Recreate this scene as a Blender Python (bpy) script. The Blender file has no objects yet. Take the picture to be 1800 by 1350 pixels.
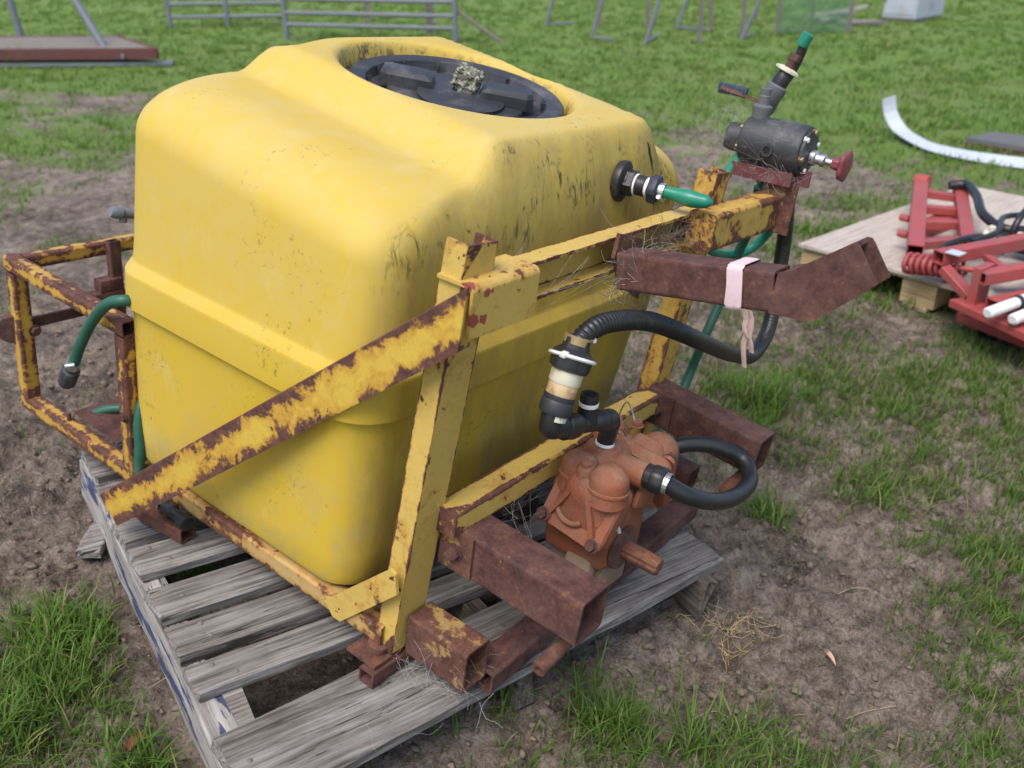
import bpy, bmesh, math, random
import numpy as np
from mathutils import Vector, Matrix
sc = bpy.context.scene
C = sc.collection
random.seed(7); RNG = np.random.default_rng(11)
PI = math.pi

# ------------------------------------------------------------------ camera, sky, sun, exposure
CAM_LOC = (-1.0578, -0.9496, 1.39)
CAM_ROWS = ((0.6159, -0.7792, 0.1161), (0.2778, 0.3527, 0.8936), (-0.7372, -0.5181, 0.4337))   # right, up, back
cam_d = bpy.data.cameras.new('camera'); cam = bpy.data.objects.new('camera', cam_d); C.objects.link(cam)
_r = Matrix(CAM_ROWS).transposed().to_4x4(); _r.translation = CAM_LOC; cam.matrix_world = _r
cam_d.sensor_fit = 'HORIZONTAL'; cam_d.sensor_width = 36.0; cam_d.lens = 36.0*1650.0/1800.0
cam_d.clip_start = 0.05; cam_d.clip_end = 2000.0
cam_d.dof.use_dof = True; cam_d.dof.focus_distance = 1.78; cam_d.dof.aperture_fstop = 3.6
sc.camera = cam
w = bpy.data.worlds.new('World'); sc.world = w; w.use_nodes = True
SUN_EL, SUN_AZ = math.radians(60), math.radians(258)       # azimuth measured from +Y clockwise
nt = w.node_tree; bg = nt.nodes['Background']; sky = nt.nodes.new('ShaderNodeTexSky')
sky.sky_type = 'NISHITA'; sky.sun_disc = False; sky.sun_elevation = SUN_EL; sky.sun_rotation = SUN_AZ
sky.air_density = 1.0; sky.dust_density = 2.4; sky.ozone_density = 1.0
_tilt = Vector((-.07897696, .08549971, .99320312)).rotation_difference(Vector((0, 0, 1)))      # the paddock slopes: its sky stands square to it
_tc = nt.nodes.new('ShaderNodeTexCoord'); _mp = nt.nodes.new('ShaderNodeMapping'); _mp.inputs['Rotation'].default_value = _tilt.to_euler()
nt.links.new(_tc.outputs['Generated'], _mp.inputs['Vector']); nt.links.new(_mp.outputs[0], sky.inputs[0])
nt.links.new(sky.outputs[0], bg.inputs[0]); bg.inputs[1].default_value = 0.12
sun_d = bpy.data.lights.new('sun', 'SUN'); sun_d.energy = 1.5; sun_d.angle = math.radians(35); sun_d.color = (1.0, 0.95, 0.87)
sun = bpy.data.objects.new('sun', sun_d); C.objects.link(sun)
_sd = Vector((math.sin(SUN_AZ)*math.cos(SUN_EL), math.cos(SUN_AZ)*math.cos(SUN_EL), math.sin(SUN_EL)))
_sd.rotate(_tilt.inverted())
sun.rotation_euler = _sd.to_track_quat('Z', 'Y').to_euler(); sun.location = (0, 0, 20)
sc.view_settings.view_transform = 'Standard'; sc.view_settings.look = 'None'
sc.view_settings.exposure = 0.95; sc.view_settings.gamma = 1.0; sc.view_settings.use_curve_mapping = False

# ------------------------------------------------------------------ mesh helpers
def V(*a): return np.array(a, float)
def nrm(v): v = np.asarray(v, float); return v/np.linalg.norm(v)
class MB:
    """collects vertices and faces of one part; e = distance of a vertex from the nearest arris (for paint wear)"""
    def __init__(s): s.v = []; s.f = []; s.e = []; s.sm = []; s.mi = []
    def add(s, verts, faces, e=None, smooth=False, mi=0):
        o = len(s.v); s.v += [tuple(map(float, q)) for q in verts]
        s.e += list(e) if e is not None else [1.0]*len(verts)
        s.f += [tuple(o+i for i in f) for f in faces]; s.sm += [smooth]*len(faces); s.mi += [mi]*len(faces)
        return s
    def xf(s, M):
        s.v = [tuple(M @ Vector(q)) for q in s.v]; return s
def _mesh(name, mb, mats):
    me = bpy.data.meshes.new(name); me.from_pydata(mb.v, [], mb.f)
    at = me.attributes.new('edged', 'FLOAT', 'POINT'); at.data.foreach_set('value', np.array(mb.e, np.float32))
    me.polygons.foreach_set('use_smooth', np.array(mb.sm, bool))
    for m in mats: me.materials.append(m)
    if any(mb.mi): me.polygons.foreach_set('material_index', np.array(mb.mi, np.int32))
    me.update()
    if any(mb.sm) and name != 'soil_clods': me.set_sharp_from_angle(angle=math.radians(38))
    return me
def obj(name, mb, mat, parent=None, label=None, cat=None, group=None, kind=None):
    mats = mat if isinstance(mat, (list, tuple)) else [mat]
    if parent is None:
        a = np.array(mb.v); base = V(*((a.min(0)+a.max(0))/2)); base[2] = a[:, 2].min()
        mb.v = [tuple(q) for q in (a-base)]
    me = _mesh(name, mb, mats); o = bpy.data.objects.new(name, me); C.objects.link(o)
    if parent is None: o.location = base
    else:
        o.parent = parent
        if parent.type == 'EMPTY': o.matrix_parent_inverse = Matrix.Translation(-parent.location)
        elif parent.parent is None: o.matrix_parent_inverse = Matrix.Translation(-parent.location)
    if label: tag(o, label, cat, group, kind)
    elif kind: o['kind'] = kind
    return o
def tag(o, label=None, cat=None, group=None, kind=None):
    if label: o['label'] = label
    if cat: o['category'] = cat
    if group: o['group'] = group
    if kind: o['kind'] = kind
    return o
def thing(name, loc, label, cat, group=None):
    o = bpy.data.objects.new(name, None); C.objects.link(o); o.location = loc; o.empty_display_size = .05
    return tag(o, label, cat, group)
def frame_of(p0, p1, up):
    w_ = nrm(np.asarray(p1)-np.asarray(p0)); b = np.asarray(up, float); b = nrm(b-w_*np.dot(b, w_)); a = np.cross(b, w_)
    return a, b, w_
def sweep(prof, p0, p1, up=(0, 0, 1), mb=None, wear=0.05, smooth=False, cap=True, nlen=1, ends=True):
    """solid prism of a 2-D outline (a, b) from p0 to p1"""
    mb = mb or MB(); p0 = np.asarray(p0, float); p1 = np.asarray(p1, float); a, b, w_ = frame_of(p0, p1, up); L = np.linalg.norm(p1-p0)
    pts = []; ed = []
    n = len(prof)
    for i in range(n):
        q0 = np.array(prof[i]); q1 = np.array(prof[(i+1) % n]); l = np.linalg.norm(q1-q0)
        pts.append(q0); ed.append(0.0)
        if l > .012: pts.append((q0+q1)/2); ed.append(min(l/2, wear))
    m = len(pts)
    e_ = min(wear, L*.3); ts = [0, e_]+[e_+(L-2*e_)*k/(nlen+1) for k in range(1, nlen+1)]+[L-e_, L]
    vs = []; es = []
    for t in ts:
        for q, d in zip(pts, ed):
            vs.append(p0+a*q[0]+b*q[1]+w_*t); es.append(min(d, t, L-t) if ends else d)
    fs = []
    for k in range(len(ts)-1):
        for i in range(m):
            j = (i+1) % m; fs.append((k*m+i, k*m+j, (k+1)*m+j, (k+1)*m+i))
    if cap: fs.append(tuple(range(m-1, -1, -1))); fs.append(tuple((len(ts)-1)*m+i for i in range(m)))
    return mb.add(vs, fs, es, smooth)
def rrect(w_, h_, r, k=3):
    out = []
    for cx, cy, a0 in ((w_/2-r, h_/2-r, 0), (-w_/2+r, h_/2-r, 90), (-w_/2+r, -h_/2+r, 180), (w_/2-r, -h_/2+r, 270)):
        for i in range(k+1):
            t = math.radians(a0+90*i/k); out.append((cx+r*math.cos(t), cy+r*math.sin(t)))
    return out
def rhs(p0, p1, w_, h_, t=.004, up=(0, 0, 1), r=.007, mb=None, wear=.05):
    """hollow section, open at both ends; w_ sideways, h_ along up"""
    mb = mb or MB(); p0 = np.asarray(p0, float); p1 = np.asarray(p1, float); a, b, w3 = frame_of(p0, p1, up); L = np.linalg.norm(p1-p0)
    O = rrect(w_, h_, r); I = rrect(w_-2*t, h_-2*t, max(r-t, .001)); n = len(O)
    e_ = min(.03, L*.3); ts = [0, e_, L/2, L-e_, L]; vs = []; es = []
    # midpoints on the flat sides so the wear mask knows where the arrises are
    def mids(R):
        out = []; ed = []
        for i in range(n):
            q0 = np.array(R[i]); q1 = np.array(R[(i+1) % n]); l = np.linalg.norm(q1-q0)
            out.append(q0); ed.append(0.0)
            if l > .012: out.append((q0+q1)/2); ed.append(min(l/2, wear))
        return out, ed
    Om, Oe = mids(O); Im, Ie = mids(I); m = len(Om); mi = len(Im)
    for t_ in ts:
        for q, d in zip(Om, Oe): vs.append(p0+a*q[0]+b*q[1]+w3*t_); es.append(min(d, t_, L-t_))
    fs = [(k*m+i, k*m+(i+1) % m, (k+1)*m+(i+1) % m, (k+1)*m+i) for k in range(len(ts)-1) for i in range(m)]
    o = len(vs)
    for t_ in (0, L):
        for q in Im: vs.append(p0+a*q[0]+b*q[1]+w3*t_); es.append(0)
    fs += [(o+i, o+mi+i, o+mi+(i+1) % mi, o+(i+1) % mi) for i in range(mi)]
    if m == mi:
        for i in range(m):
            j = (i+1) % m
            fs.append((i, o+i, o+j, j)); k = (len(ts)-1)*m
            fs.append((k+i, k+j, o+mi+j, o+mi+i))
    return mb.add(vs, fs, es)
def chan(w_, d, t=.006):   # C outline, web at b=0, flanges towards +b
    return [(-w_/2, 0), (w_/2, 0), (w_/2, d), (w_/2-t, d), (w_/2-t, t), (-w_/2+t, t), (-w_/2+t, d), (-w_/2, d)]
def angle(w_, h_, t=.006):  # L outline, corner at origin
    return [(0, 0), (w_, 0), (w_, t), (t, t), (t, h_), (0, h_)]
def flat(w_, t): return [(-w_/2, -t/2), (w_/2, -t/2), (w_/2, t/2), (-w_/2, t/2)]
def lathe(prof, p0, axis=(0, 0, 1), n=24, mb=None, smooth=True, caps=True, shp=None):
    """(r, z) outline turned about an axis; shp(theta) multiplies the radius"""
    mb = mb or MB(); p0 = np.asarray(p0, float); w_ = nrm(axis); up = V(0, 0, 1) if abs(w_[2]) < .9 else V(1, 0, 0)
    a = nrm(np.cross(up, w_)); b = np.cross(w_, a); vs = []
    for r, z in prof:
        for i in range(n):
            t = 2*PI*i/n; k = shp(t) if shp else 1.0
            vs.append(p0+w_*z+(a*math.cos(t)+b*math.sin(t))*r*k)
    m = len(prof)
    fs = [(k*n+i, k*n+(i+1) % n, (k+1)*n+(i+1) % n, (k+1)*n+i) for k in range(m-1) for i in range(n)]
    mb.add(vs, fs, None, smooth)
    if caps:
        o = len(mb.v)-m*n
        mb.f.append(tuple(o+i for i in range(n-1, -1, -1))); mb.sm.append(False); mb.mi.append(0)
        mb.f.append(tuple(o+(m-1)*n+i for i in range(n))); mb.sm.append(False); mb.mi.append(0)
    return mb
def cyl(p0, p1, r, n=16, mb=None, r1=None, bev=.0015, smooth=True):
    p0 = np.asarray(p0, float); p1 = np.asarray(p1, float); L = np.linalg.norm(p1-p0); r1 = r if r1 is None else r1; bev = min(bev, L*.3, r*.4)
    return lathe([(r-bev, 0), (r, bev), (r1, L-bev), (r1-bev, L)], p0, p1-p0, n, mb, smooth)
def pipe(p0, p1, r, ri, n=16, mb=None):   # hollow tube, both ends open
    p0 = np.asarray(p0, float); p1 = np.asarray(p1, float); L = np.linalg.norm(p1-p0)
    return lathe([(ri, L*.5), (ri, 0), (r, 0), (r, L), (ri, L), (ri, L*.5)], p0, p1-p0, n, mb, False, caps=False)
def hexn(p0, p1, r, mb=None): return cyl(p0, p1, r, 6, mb, bev=.001, smooth=False)
def bolt(p, axis, r=.009, h=.007, mb=None):
    p = np.asarray(p, float); ax = nrm(axis); mb = mb or MB()
    cyl(p, p+ax*.002, r*1.35, 16, mb, bev=.0005); hexn(p+ax*.002, p+ax*(.002+h), r, mb); return mb
def spline(pts, step=.006):
    P = np.array(pts, float); n = len(P); Q = np.vstack([2*P[0]-P[1], P, 2*P[-1]-P[-2]]); out = []
    for i in range(n-1):
        a, b, c, d = Q[i:i+4]; L = np.linalg.norm(c-b); k = max(2, int(L/step))
        ta = 0; t1 = np.linalg.norm(b-a)**.5; t2 = t1+np.linalg.norm(c-b)**.5; t3 = t2+np.linalg.norm(d-c)**.5
        for t in np.linspace(t1, t2, k, endpoint=False):
            A1 = (t1-t)/(t1-ta)*a+(t-ta)/(t1-ta)*b; A2 = (t2-t)/(t2-t1)*b+(t-t1)/(t2-t1)*c; A3 = (t3-t)/(t3-t2)*c+(t-t2)/(t3-t2)*d
            B1 = (t2-t)/(t2-ta)*A1+(t-ta)/(t2-ta)*A2; B2 = (t3-t)/(t3-t1)*A2+(t-t1)/(t3-t1)*A3
            out.append((t2-t)/(t2-t1)*B1+(t-t1)/(t2-t1)*B2)
    out.append(P[-1]); return np.array(out)
def hose(pts, r, n=14, mb=None, step=.006, rfun=None, smooth=True, caps=True):
    mb = mb or MB(); S = spline(pts, step) if len(pts) > 2 else np.array(pts, float)
    T = np.gradient(S, axis=0); T /= np.linalg.norm(T, axis=1)[:, None]
    a = nrm(np.cross(T[0], V(.13, .37, .92))); vs = []; s = 0; fr = []
    for i in range(len(S)):
        if i: s += np.linalg.norm(S[i]-S[i-1])
        a = nrm(a-T[i]*np.dot(a, T[i])); b = np.cross(T[i], a); rr = r if rfun is None else rfun(s)
        for k in range(n):
            t = 2*PI*k/n; vs.append(S[i]+(a*math.cos(t)+b*math.sin(t))*rr)
    m = len(S)
    fs = [(k*n+i, k*n+(i+1) % n, (k+1)*n+(i+1) % n, (k+1)*n+i) for k in range(m-1) for i in range(n)]
    if caps: fs += [tuple(range(n-1, -1, -1)), tuple((m-1)*n+i for i in range(n))]
    return mb.add(vs, fs, None, smooth)
def bevbox(c, s, bev=.004, rot=None, mb=None, seg=2, taper=None):
    mb = mb or MB(); bm = bmesh.new(); bmesh.ops.create_cube(bm, size=1.0)
    for v in bm.verts:
        k = taper if (taper and v.co.z > 0) else 1.0
        v.co = Vector((v.co.x*s[0]*k, v.co.y*s[1]*k, v.co.z*s[2]))
    if bev > 0: bmesh.ops.bevel(bm, geom=list(bm.edges), offset=bev, segments=seg, affect='EDGES', profile=.5)
    M = Matrix.Translation(Vector(c)) @ (rot.to_4x4() if rot is not None else Matrix.Identity(4))
    bm.verts.ensure_lookup_table()
    vs = [tuple(M @ v.co) for v in bm.verts]; fs = [tuple(v.index for v in f.verts) for f in bm.faces]
    bm.free(); return mb.add(vs, fs, None, seg > 1)
def loft(rings, mb=None, smooth=True, closed=True, cap0=False, cap1=False):
    mb = mb or MB(); n = len(rings[0]); vs = [q for R in rings for q in R]; m = len(rings); rn = n if closed else n-1
    fs = [(k*n+i, k*n+(i+1) % n, (k+1)*n+(i+1) % n, (k+1)*n+i) for k in range(m-1) for i in range(rn)]
    if cap0: fs.append(tuple(range(n-1, -1, -1)))
    if cap1: fs.append(tuple((m-1)*n+i for i in range(n)))
    return mb.add(vs, fs, None, smooth)
def rot_to(z, x=(1, 0, 0)):
    z = Vector(z).normalized(); x = Vector(x); x = (x-z*x.dot(z)).normalized(); y = z.cross(x)
    return Matrix((x, y, z)).transposed()

# ------------------------------------------------------------------ numpy noise and terrain
_perm = RNG.permutation(512)
def vnoise(x, y, seed=0):
    xi = np.floor(x).astype(np.int64); yi = np.floor(y).astype(np.int64); xf = x-xi; yf = y-yi
    u = xf*xf*xf*(xf*(xf*6-15)+10); v = yf*yf*yf*(yf*(yf*6-15)+10)
    def g(i, j, fx, fy):
        h = _perm[(_perm[(i+seed*37) & 511]+j) & 511]; a = h*(2*PI/512.)*7.0; return np.cos(a)*fx+np.sin(a)*fy
    n00 = g(xi, yi, xf, yf); n10 = g(xi+1, yi, xf-1, yf); n01 = g(xi, yi+1, xf, yf-1); n11 = g(xi+1, yi+1, xf-1, yf-1)
    return (n00*(1-u)+n10*u)*(1-v)+(n01*(1-u)+n11*u)*v
def fbm(x, y, f, oct=4, seed=0, gain=.5):
    s = 0; a = 1
    for o in range(oct): s = s+a*vnoise(x*f, y*f, seed+o); f *= 2.03; a *= gain
    return s
NG = V(-.07897696, .08549971, .99320312)      # normal of the paddock beyond the sprayer
NG /= np.linalg.norm(NG)
C0 = V(.35, .35, 0)
def terr(x, y):
    d = np.hypot(x-.35, y-.35); t = np.clip((d-1.1)/1.2, 0, 1); t = t*t*(3-2*t)
    return -(NG[0]*(x-C0[0])+NG[1]*(y-C0[1]))/NG[2]*t
def ground_z(x, y):
    x = np.asarray(x, float); y = np.asarray(y, float); d = np.hypot(x+1.06, y+.95)
    fall = np.exp(-np.clip(d-2.5, 0, 99)/3.0)
    n1 = fbm(x, y, 3.2, 4, 3); n2 = fbm(x, y, 11., 4, 9); clod = np.abs(fbm(x, y, 19., 3, 21))
    z = .032*n1*(.35+.65*fall)+fall*(.040*n2+.040*(clod-.22)+.016*fbm(x, y, 34., 2, 51))
    pits = np.clip(fbm(x, y, 6.0, 2, 33)-.22, 0, 1)       # hoof prints
    z = z-.10*fall*pits
    # the pallet presses the ground flat
    px, py = x+.373, y-.029; u_ = .97*px-.24*py; v_ = .24*px+.97*py
    inside = np.clip((np.minimum(np.minimum(u_+.05, 1.22-u_), np.minimum(v_+.22, 1.05-v_)))/.12, 0, 1)
    z = z*(1-.7*inside)+.010*inside
    return terr(x, y)+z-.012

# ------------------------------------------------------------------ materials
def newmat(name):
    m = bpy.data.materials.new(name); m.use_nodes = True; nt = m.node_tree
    return m, nt, nt.nodes['Principled BSDF']
def N(nt, typ, ins=None, **props):
    nd = nt.nodes.new('ShaderNode'+typ)
    for k, v in props.items(): setattr(nd, k, v)
    for k, v in (ins or {}).items():
        s = nd.inputs[k]
        if isinstance(v, bpy.types.NodeSocket): nt.links.new(v, s)
        else: s.default_value = v
    return nd
def noise(nt, co, scale, detail=6, rough=.6, dist=0.0):
    return N(nt, 'TexNoise', {'Vector': co, 'Scale': scale, 'Detail': detail, 'Roughness': rough, 'Distortion': dist}).outputs[0]
def ramp(nt, fac, stops, interp='LINEAR'):
    nd = N(nt, 'ValToRGB', {0: fac}); cr = nd.color_ramp; cr.interpolation = interp
    while len(cr.elements) < len(stops): cr.elements.new(.5)
    for e, (p, c) in zip(cr.elements, stops):
        e.position = p; e.color = (c, c, c, 1) if isinstance(c, (int, float)) else (*c, 1)
    return nd.outputs[0]
def math_(nt, op, a, b=0.0, c=0.0, clamp=False):
    return N(nt, 'Math', {0: a, 1: b, 2: c}, operation=op, use_clamp=clamp).outputs[0]
def mix(nt, fac, a, b, blend='MIX'):
    nd = N(nt, 'Mix', data_type='RGBA', blend_type=blend)
    for k, v in ((0, fac), (6, a), (7, b)):
        if isinstance(v, bpy.types.NodeSocket): nt.links.new(v, nd.inputs[k])
        elif isinstance(v, (int, float)): nd.inputs[k].default_value = v
        else: nd.inputs[k].default_value = (*v, 1)
    return nd.outputs[2]
def bump(nt, h, strength=.3, dist=.002, nrm_=None):
    d = {'Height': h, 'Strength': strength, 'Distance': dist}
    if nrm_ is not None: d['Normal'] = nrm_
    return N(nt, 'Bump', d).outputs[0]
def pos(nt): return N(nt, 'NewGeometry').outputs['Position']
def scaled(nt, co, s): return N(nt, 'Mapping', {'Vector': co, 'Scale': s}).outputs[0]
def setb(nt, b, col=None, rough=None, normal=None, metal=None, spec=None):
    for k, v in (('Base Color', col), ('Roughness', rough), ('Normal', normal), ('Metallic', metal), ('Specular IOR Level', spec)):
        if v is None: continue
        if isinstance(v, bpy.types.NodeSocket): nt.links.new(v, b.inputs[k])
        elif isinstance(v, (int, float)): b.inputs[k].default_value = v
        else: b.inputs[k].default_value = (*v, 1)
def rust_col(nt, co, warm=0.0):
    a = noise(nt, co, 30, 8, .7); b = noise(nt, co, 140, 4, .6); s = math_(nt, 'ADD', math_(nt, 'MULTIPLY', a, .7), math_(nt, 'MULTIPLY', b, .3))
    return ramp(nt, s, [(.36, (.040+.018*warm, .017+.005*warm, .015)), (.47, (.076+.042*warm, .032+.013*warm, .027)), (.57, (.112+.062*warm, .048+.02*warm, .037)), (.70, (.24, .11, .055))])
def m_simple(name, col, rough=.5, var=.25, scale=25, bumpy=.15, metal=0.0, dirt=0.0, dirtc=(.17, .13, .10), spec=.5):
    m, nt, b = newmat(name); co = pos(nt); n1 = noise(nt, co, scale, 6, .65)
    c = mix(nt, n1, tuple(x*(1-var) for x in col), tuple(min(1, x*(1+var)) for x in col))
    if dirt > 0:
        d = ramp(nt, noise(nt, co, scale*.6, 7, .7), [(.62-.3*dirt, 0.0), (.8-.2*dirt, .85)]); c = mix(nt, d, c, dirtc)
    rr = math_(nt, 'ADD', math_(nt, 'MULTIPLY', n1, .25), rough-.12)
    setb(nt, b, c, rr, bump(nt, noise(nt, co, scale*5, 5, .6), bumpy, .001), metal, spec); return m
def m_rust(name, warm=0.0, yellow=0.0, dust=.25):
    m, nt, b = newmat(name); co = pos(nt); c = rust_col(nt, co, warm)
    if yellow > 0:
        y = ramp(nt, noise(nt, co, 16, 8, .72), [(.60-yellow, 0.0), (.66-yellow, 1.0)]); c = mix(nt, y, c, mix(nt, noise(nt, co, 70, 5), (.26, .16, .055), (.38, .25, .085)))
    d = ramp(nt, noise(nt, co, 9, 6, .7), [(.45, 0.0), (.8, dust)]); c = mix(nt, d, c, (.24, .165, .14))
    fl = ramp(nt, noise(nt, co, 95, 3, .5), [(.73, 0.0), (.76, .8)]); c = mix(nt, fl, c, (.42, .22, .11))
    setb(nt, b, c, .78, bump(nt, noise(nt, co, 160, 6, .65), .45, .0016), 0.0, .35); return m
def m_chip(name, paint, amount=.0, edge=.30, ew=.012, warm=.4, red=0.0, streak=None, soft=.02, grad=None):
    """yellow enamel over steel, rusting from the arrises inward"""
    m, nt, b = newmat(name); co = pos(nt); cw = co
    if streak:
        def dt(v, k): return math_(nt, 'MULTIPLY', N(nt, 'VectorMath', {0: co, 1: v}, operation='DOT_PRODUCT').outputs['Value'], k)
        cw = N(nt, 'CombineXYZ', {0: dt(streak[0], 1.15), 1: dt(streak[1], .62), 2: dt(streak[2], 1.0)}).outputs[0]
    ed = N(nt, 'Attribute', attribute_name='edged').outputs['Fac']
    em = N(nt, 'MapRange', {0: ed, 1: 0.0, 2: ew, 3: 1.0, 4: 0.0}).outputs[0]
    n1 = noise(nt, cw, 13, 10, .68, .6); n2 = noise(nt, cw, 75, 6, .65); n3 = noise(nt, co, 4.5, 3, .5)
    s = math_(nt, 'ADD', math_(nt, 'ADD', math_(nt, 'MULTIPLY', n1, 1.15), math_(nt, 'MULTIPLY', n2, .45)), math_(nt, 'MULTIPLY', n3, .60))
    s = math_(nt, 'SUBTRACT', s, .60)                                   # centred near .5
    s = math_(nt, 'ADD', s, math_(nt, 'MULTIPLY', em, edge)); s = math_(nt, 'ADD', s, amount)
    if grad: s = math_(nt, 'ADD', s, N(nt, 'MapRange', {0: N(nt, 'SeparateXYZ', {0: co}).outputs[1], 1: grad[0], 2: grad[1], 3: 0.0, 4: grad[2]}).outputs[0])
    mask = ramp(nt, s, [(.725-soft/2, 0.0), (.725+soft/2, 1.0)]); halo = ramp(nt, s, [(.60-soft, 0.0), (.72, .75)])
    pc = mix(nt, noise(nt, co, 9, 6, .7), tuple(x*.80 for x in paint), tuple(min(1, x*1.12) for x in paint))
    pc = mix(nt, ramp(nt, noise(nt, co, 120, 5, .7), [(.5, 0.0), (.8, .35)]), pc, (.20, .13, .06))
    pc = mix(nt, ramp(nt, noise(nt, co, 48, 2, .5), [(.70, 0.0), (.72, 1.0)]), pc, (.085, .035, .022))
    pc = mix(nt, halo, pc, (.40, .185, .03))
    if red > 0: pc = mix(nt, ramp(nt, noise(nt, co, 26, 3, .5), [(.64-red*.1, 0.0), (.65-red*.1, 1.0)]), pc, (.30, .065, .05))
    c = mix(nt, mask, pc, rust_col(nt, co, warm))
    h = math_(nt, 'ADD', math_(nt, 'MULTIPLY', mask, -.8), math_(nt, 'MULTIPLY', noise(nt, co, 170, 5, .6), math_(nt, 'ADD', math_(nt, 'MULTIPLY', mask, .5), .22)))
    rr = math_(nt, 'ADD', math_(nt, 'MULTIPLY', mask, .30), .48)
    setb(nt, b, c, rr, bump(nt, h, .55, .0016), 0.0, .4); return m
YEL = (.56, .385, .095)
M = {}
M['frame'] = m_chip('chipped_yellow_paint', YEL, .03, .26, .0045)
M['frame_rusty'] = m_chip('rusty_yellow_paint', YEL, .12, .16, .010, .7, soft=.07)
M['brace'] = m_chip('brace_yellow_paint', (.60, .40, .06), .005, .30, .030, .3, soft=.09, grad=(-.1, .75, .10))
M['sleeve'] = m_chip('sleeve_yellow_paint', (.58, .39, .095), -.005, .16, .006, .2, red=.06)
M['rack'] = m_chip('rack_yellow_paint', (.50, .32, .06), .11, .18, .012, .4, soft=.06)
M['rail'] = m_chip('rail_faded_paint', (.46, .32, .13), .07, .16, .012, .8, soft=.08)
M['rust'] = m_rust('brown_rust'); M['rust_warm'] = m_rust('orange_brown_rust', .7); M['rust_yellow'] = m_rust('rust_with_yellow_remains', .4, .06)
M['rust_dusty'] = m_rust('dusty_rust', .1, 0, .55)
M['black'] = m_simple('black_plastic', (.018, .018, .020), .42, .3, 40, .2, dirt=.18, dirtc=(.10, .085, .07))
M['black_dusty'] = m_simple('dusty_black_plastic', (.030, .031, .038), .55, .35, 18, .2, dirt=.35, dirtc=(.13, .125, .13))
M['rubber'] = m_simple('black_rubber', (.016, .016, .017), .38, .3, 60, .15, dirt=.12, dirtc=(.09, .08, .07))
M['rubber_grey'] = m_simple('dusty_rubber', (.05, .05, .052), .6, .3, 40, .2, dirt=.3, dirtc=(.13, .12, .11))
M['grey_plastic'] = m_simple('grey_plastic', (.11, .115, .12), .55, .3, 40, .2, dirt=.25)
M['regulator'] = m_simple('dusty_regulator', (.035, .036, .040), .55, .3, 30, .25, dirt=.4, dirtc=(.17, .165, .17))
M['green'] = m_simple('green_hose', (.012, .20, .125), .35, .2, 30, .1)
M['green_dark'] = m_simple('dark_green_hose', (.018, .095, .062), .5, .25, 40, .15, dirt=.2, dirtc=(.10, .12, .08))
M['white'] = m_simple('white_plastic', (.70, .70, .68), .5, .1, 30, .1, dirt=.15, dirtc=(.40, .35, .28))
M['cream'] = m_simple('stained_white_plastic', (.62, .58, .46), .5, .15, 30, .1, dirt=.25, dirtc=(.36, .25, .13))
M['stain'] = m_simple('rust_stained_plastic', (.50, .36, .20), .55, .4, 60, .1, dirt=.45, dirtc=(.22, .085, .03))
M['steel'] = m_simple('zinc_steel', (.55, .56, .57), .35, .2, 60, .1, metal=.9, dirt=.2, dirtc=(.25, .22, .18))
M['brass'] = m_simple('dull_brass', (.34, .25, .12), .5, .2, 60, .1, metal=.4, dirt=.4)
M['bracket_red'] = m_simple('dirty_dark_red_paint', (.12, .030, .034), .6, .3, 30, .2, dirt=.45, dirtc=(.16, .13, .12))
M['redpaint'] = m_simple('faded_red_paint', (.21, .045, .058), .5, .25, 20, .1, dirt=.2)
M['red_implement'] = m_simple('red_enamel', (.34, .062, .058), .5, .35, 9, .08, dirt=.4, dirtc=(.24, .10, .09))
M['strap'] = m_simple('pink_webbing', (.66, .50, .52), .8, .12, 80, .5, dirt=.15, dirtc=(.35, .26, .25))
M['strap_old'] = m_simple('frayed_webbing', (.36, .25, .22), .9, .3, 90, .5)
M['web'] = m_simple('cobweb_silk', (.42, .40, .38), .9, .2, 50, .0)
M['nest'] = m_simple('dry_debris', (.20, .155, .115), .95, .5, 60, .0)
M['straw'] = m_simple('dry_straw', (.52, .38, .20), .8, .25, 30, .1)
M['leaf'] = m_simple('dry_leaf', (.28, .085, .05), .6, .4, 40, .2)
M['leaf_tan'] = m_simple('tan_leaf', (.50, .30, .20), .6, .3, 40, .2)
M['galv'] = m_simple('galvanised_pipe', (.15, .165, .195), .55, .25, 6, .1, metal=0.0, dirt=.2)
M['picket'] = m_simple('rusty_picket', (.15, .13, .125), .7, .3, 8, .1, dirt=.3, dirtc=(.17, .09, .06))
M['whitesheet'] = m_simple('white_steel_sheet', (.48, .52, .57), .5, .1, 4, .05, dirt=.1, dirtc=(.4, .36, .3))
M['bluegrey'] = m_simple('blue_grey_paint', (.42, .45, .52), .6, .15, 4, .05, dirt=.15, dirtc=(.25, .15, .10))
M['darkboard'] = m_simple('dark_sheet', (.12, .11, .115), .7, .3, 5, .1)
M['tray_red'] = m_simple('weathered_red_tray', (.11, .038, .034), .75, .35, 5, .1, dirt=.3, dirtc=(.12, .06, .05))
M['tray_deck'] = m_simple('faded_tray_deck', (.185, .155, .135), .85, .3, 7, .1, dirt=.5, dirtc=(.17, .15, .11))
M['tape'] = m_simple('thread_tape', (.78, .78, .76), .6, .08, 40, .2)
M['blue_grip'] = m_simple('blue_grip', (.02, .035, .075), .5, .3, 30)
M['label'] = m_simple('paper_label', (.62, .60, .48), .7, .25, 220, .0, dirt=.3, dirtc=(.1, .1, .09))

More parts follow.
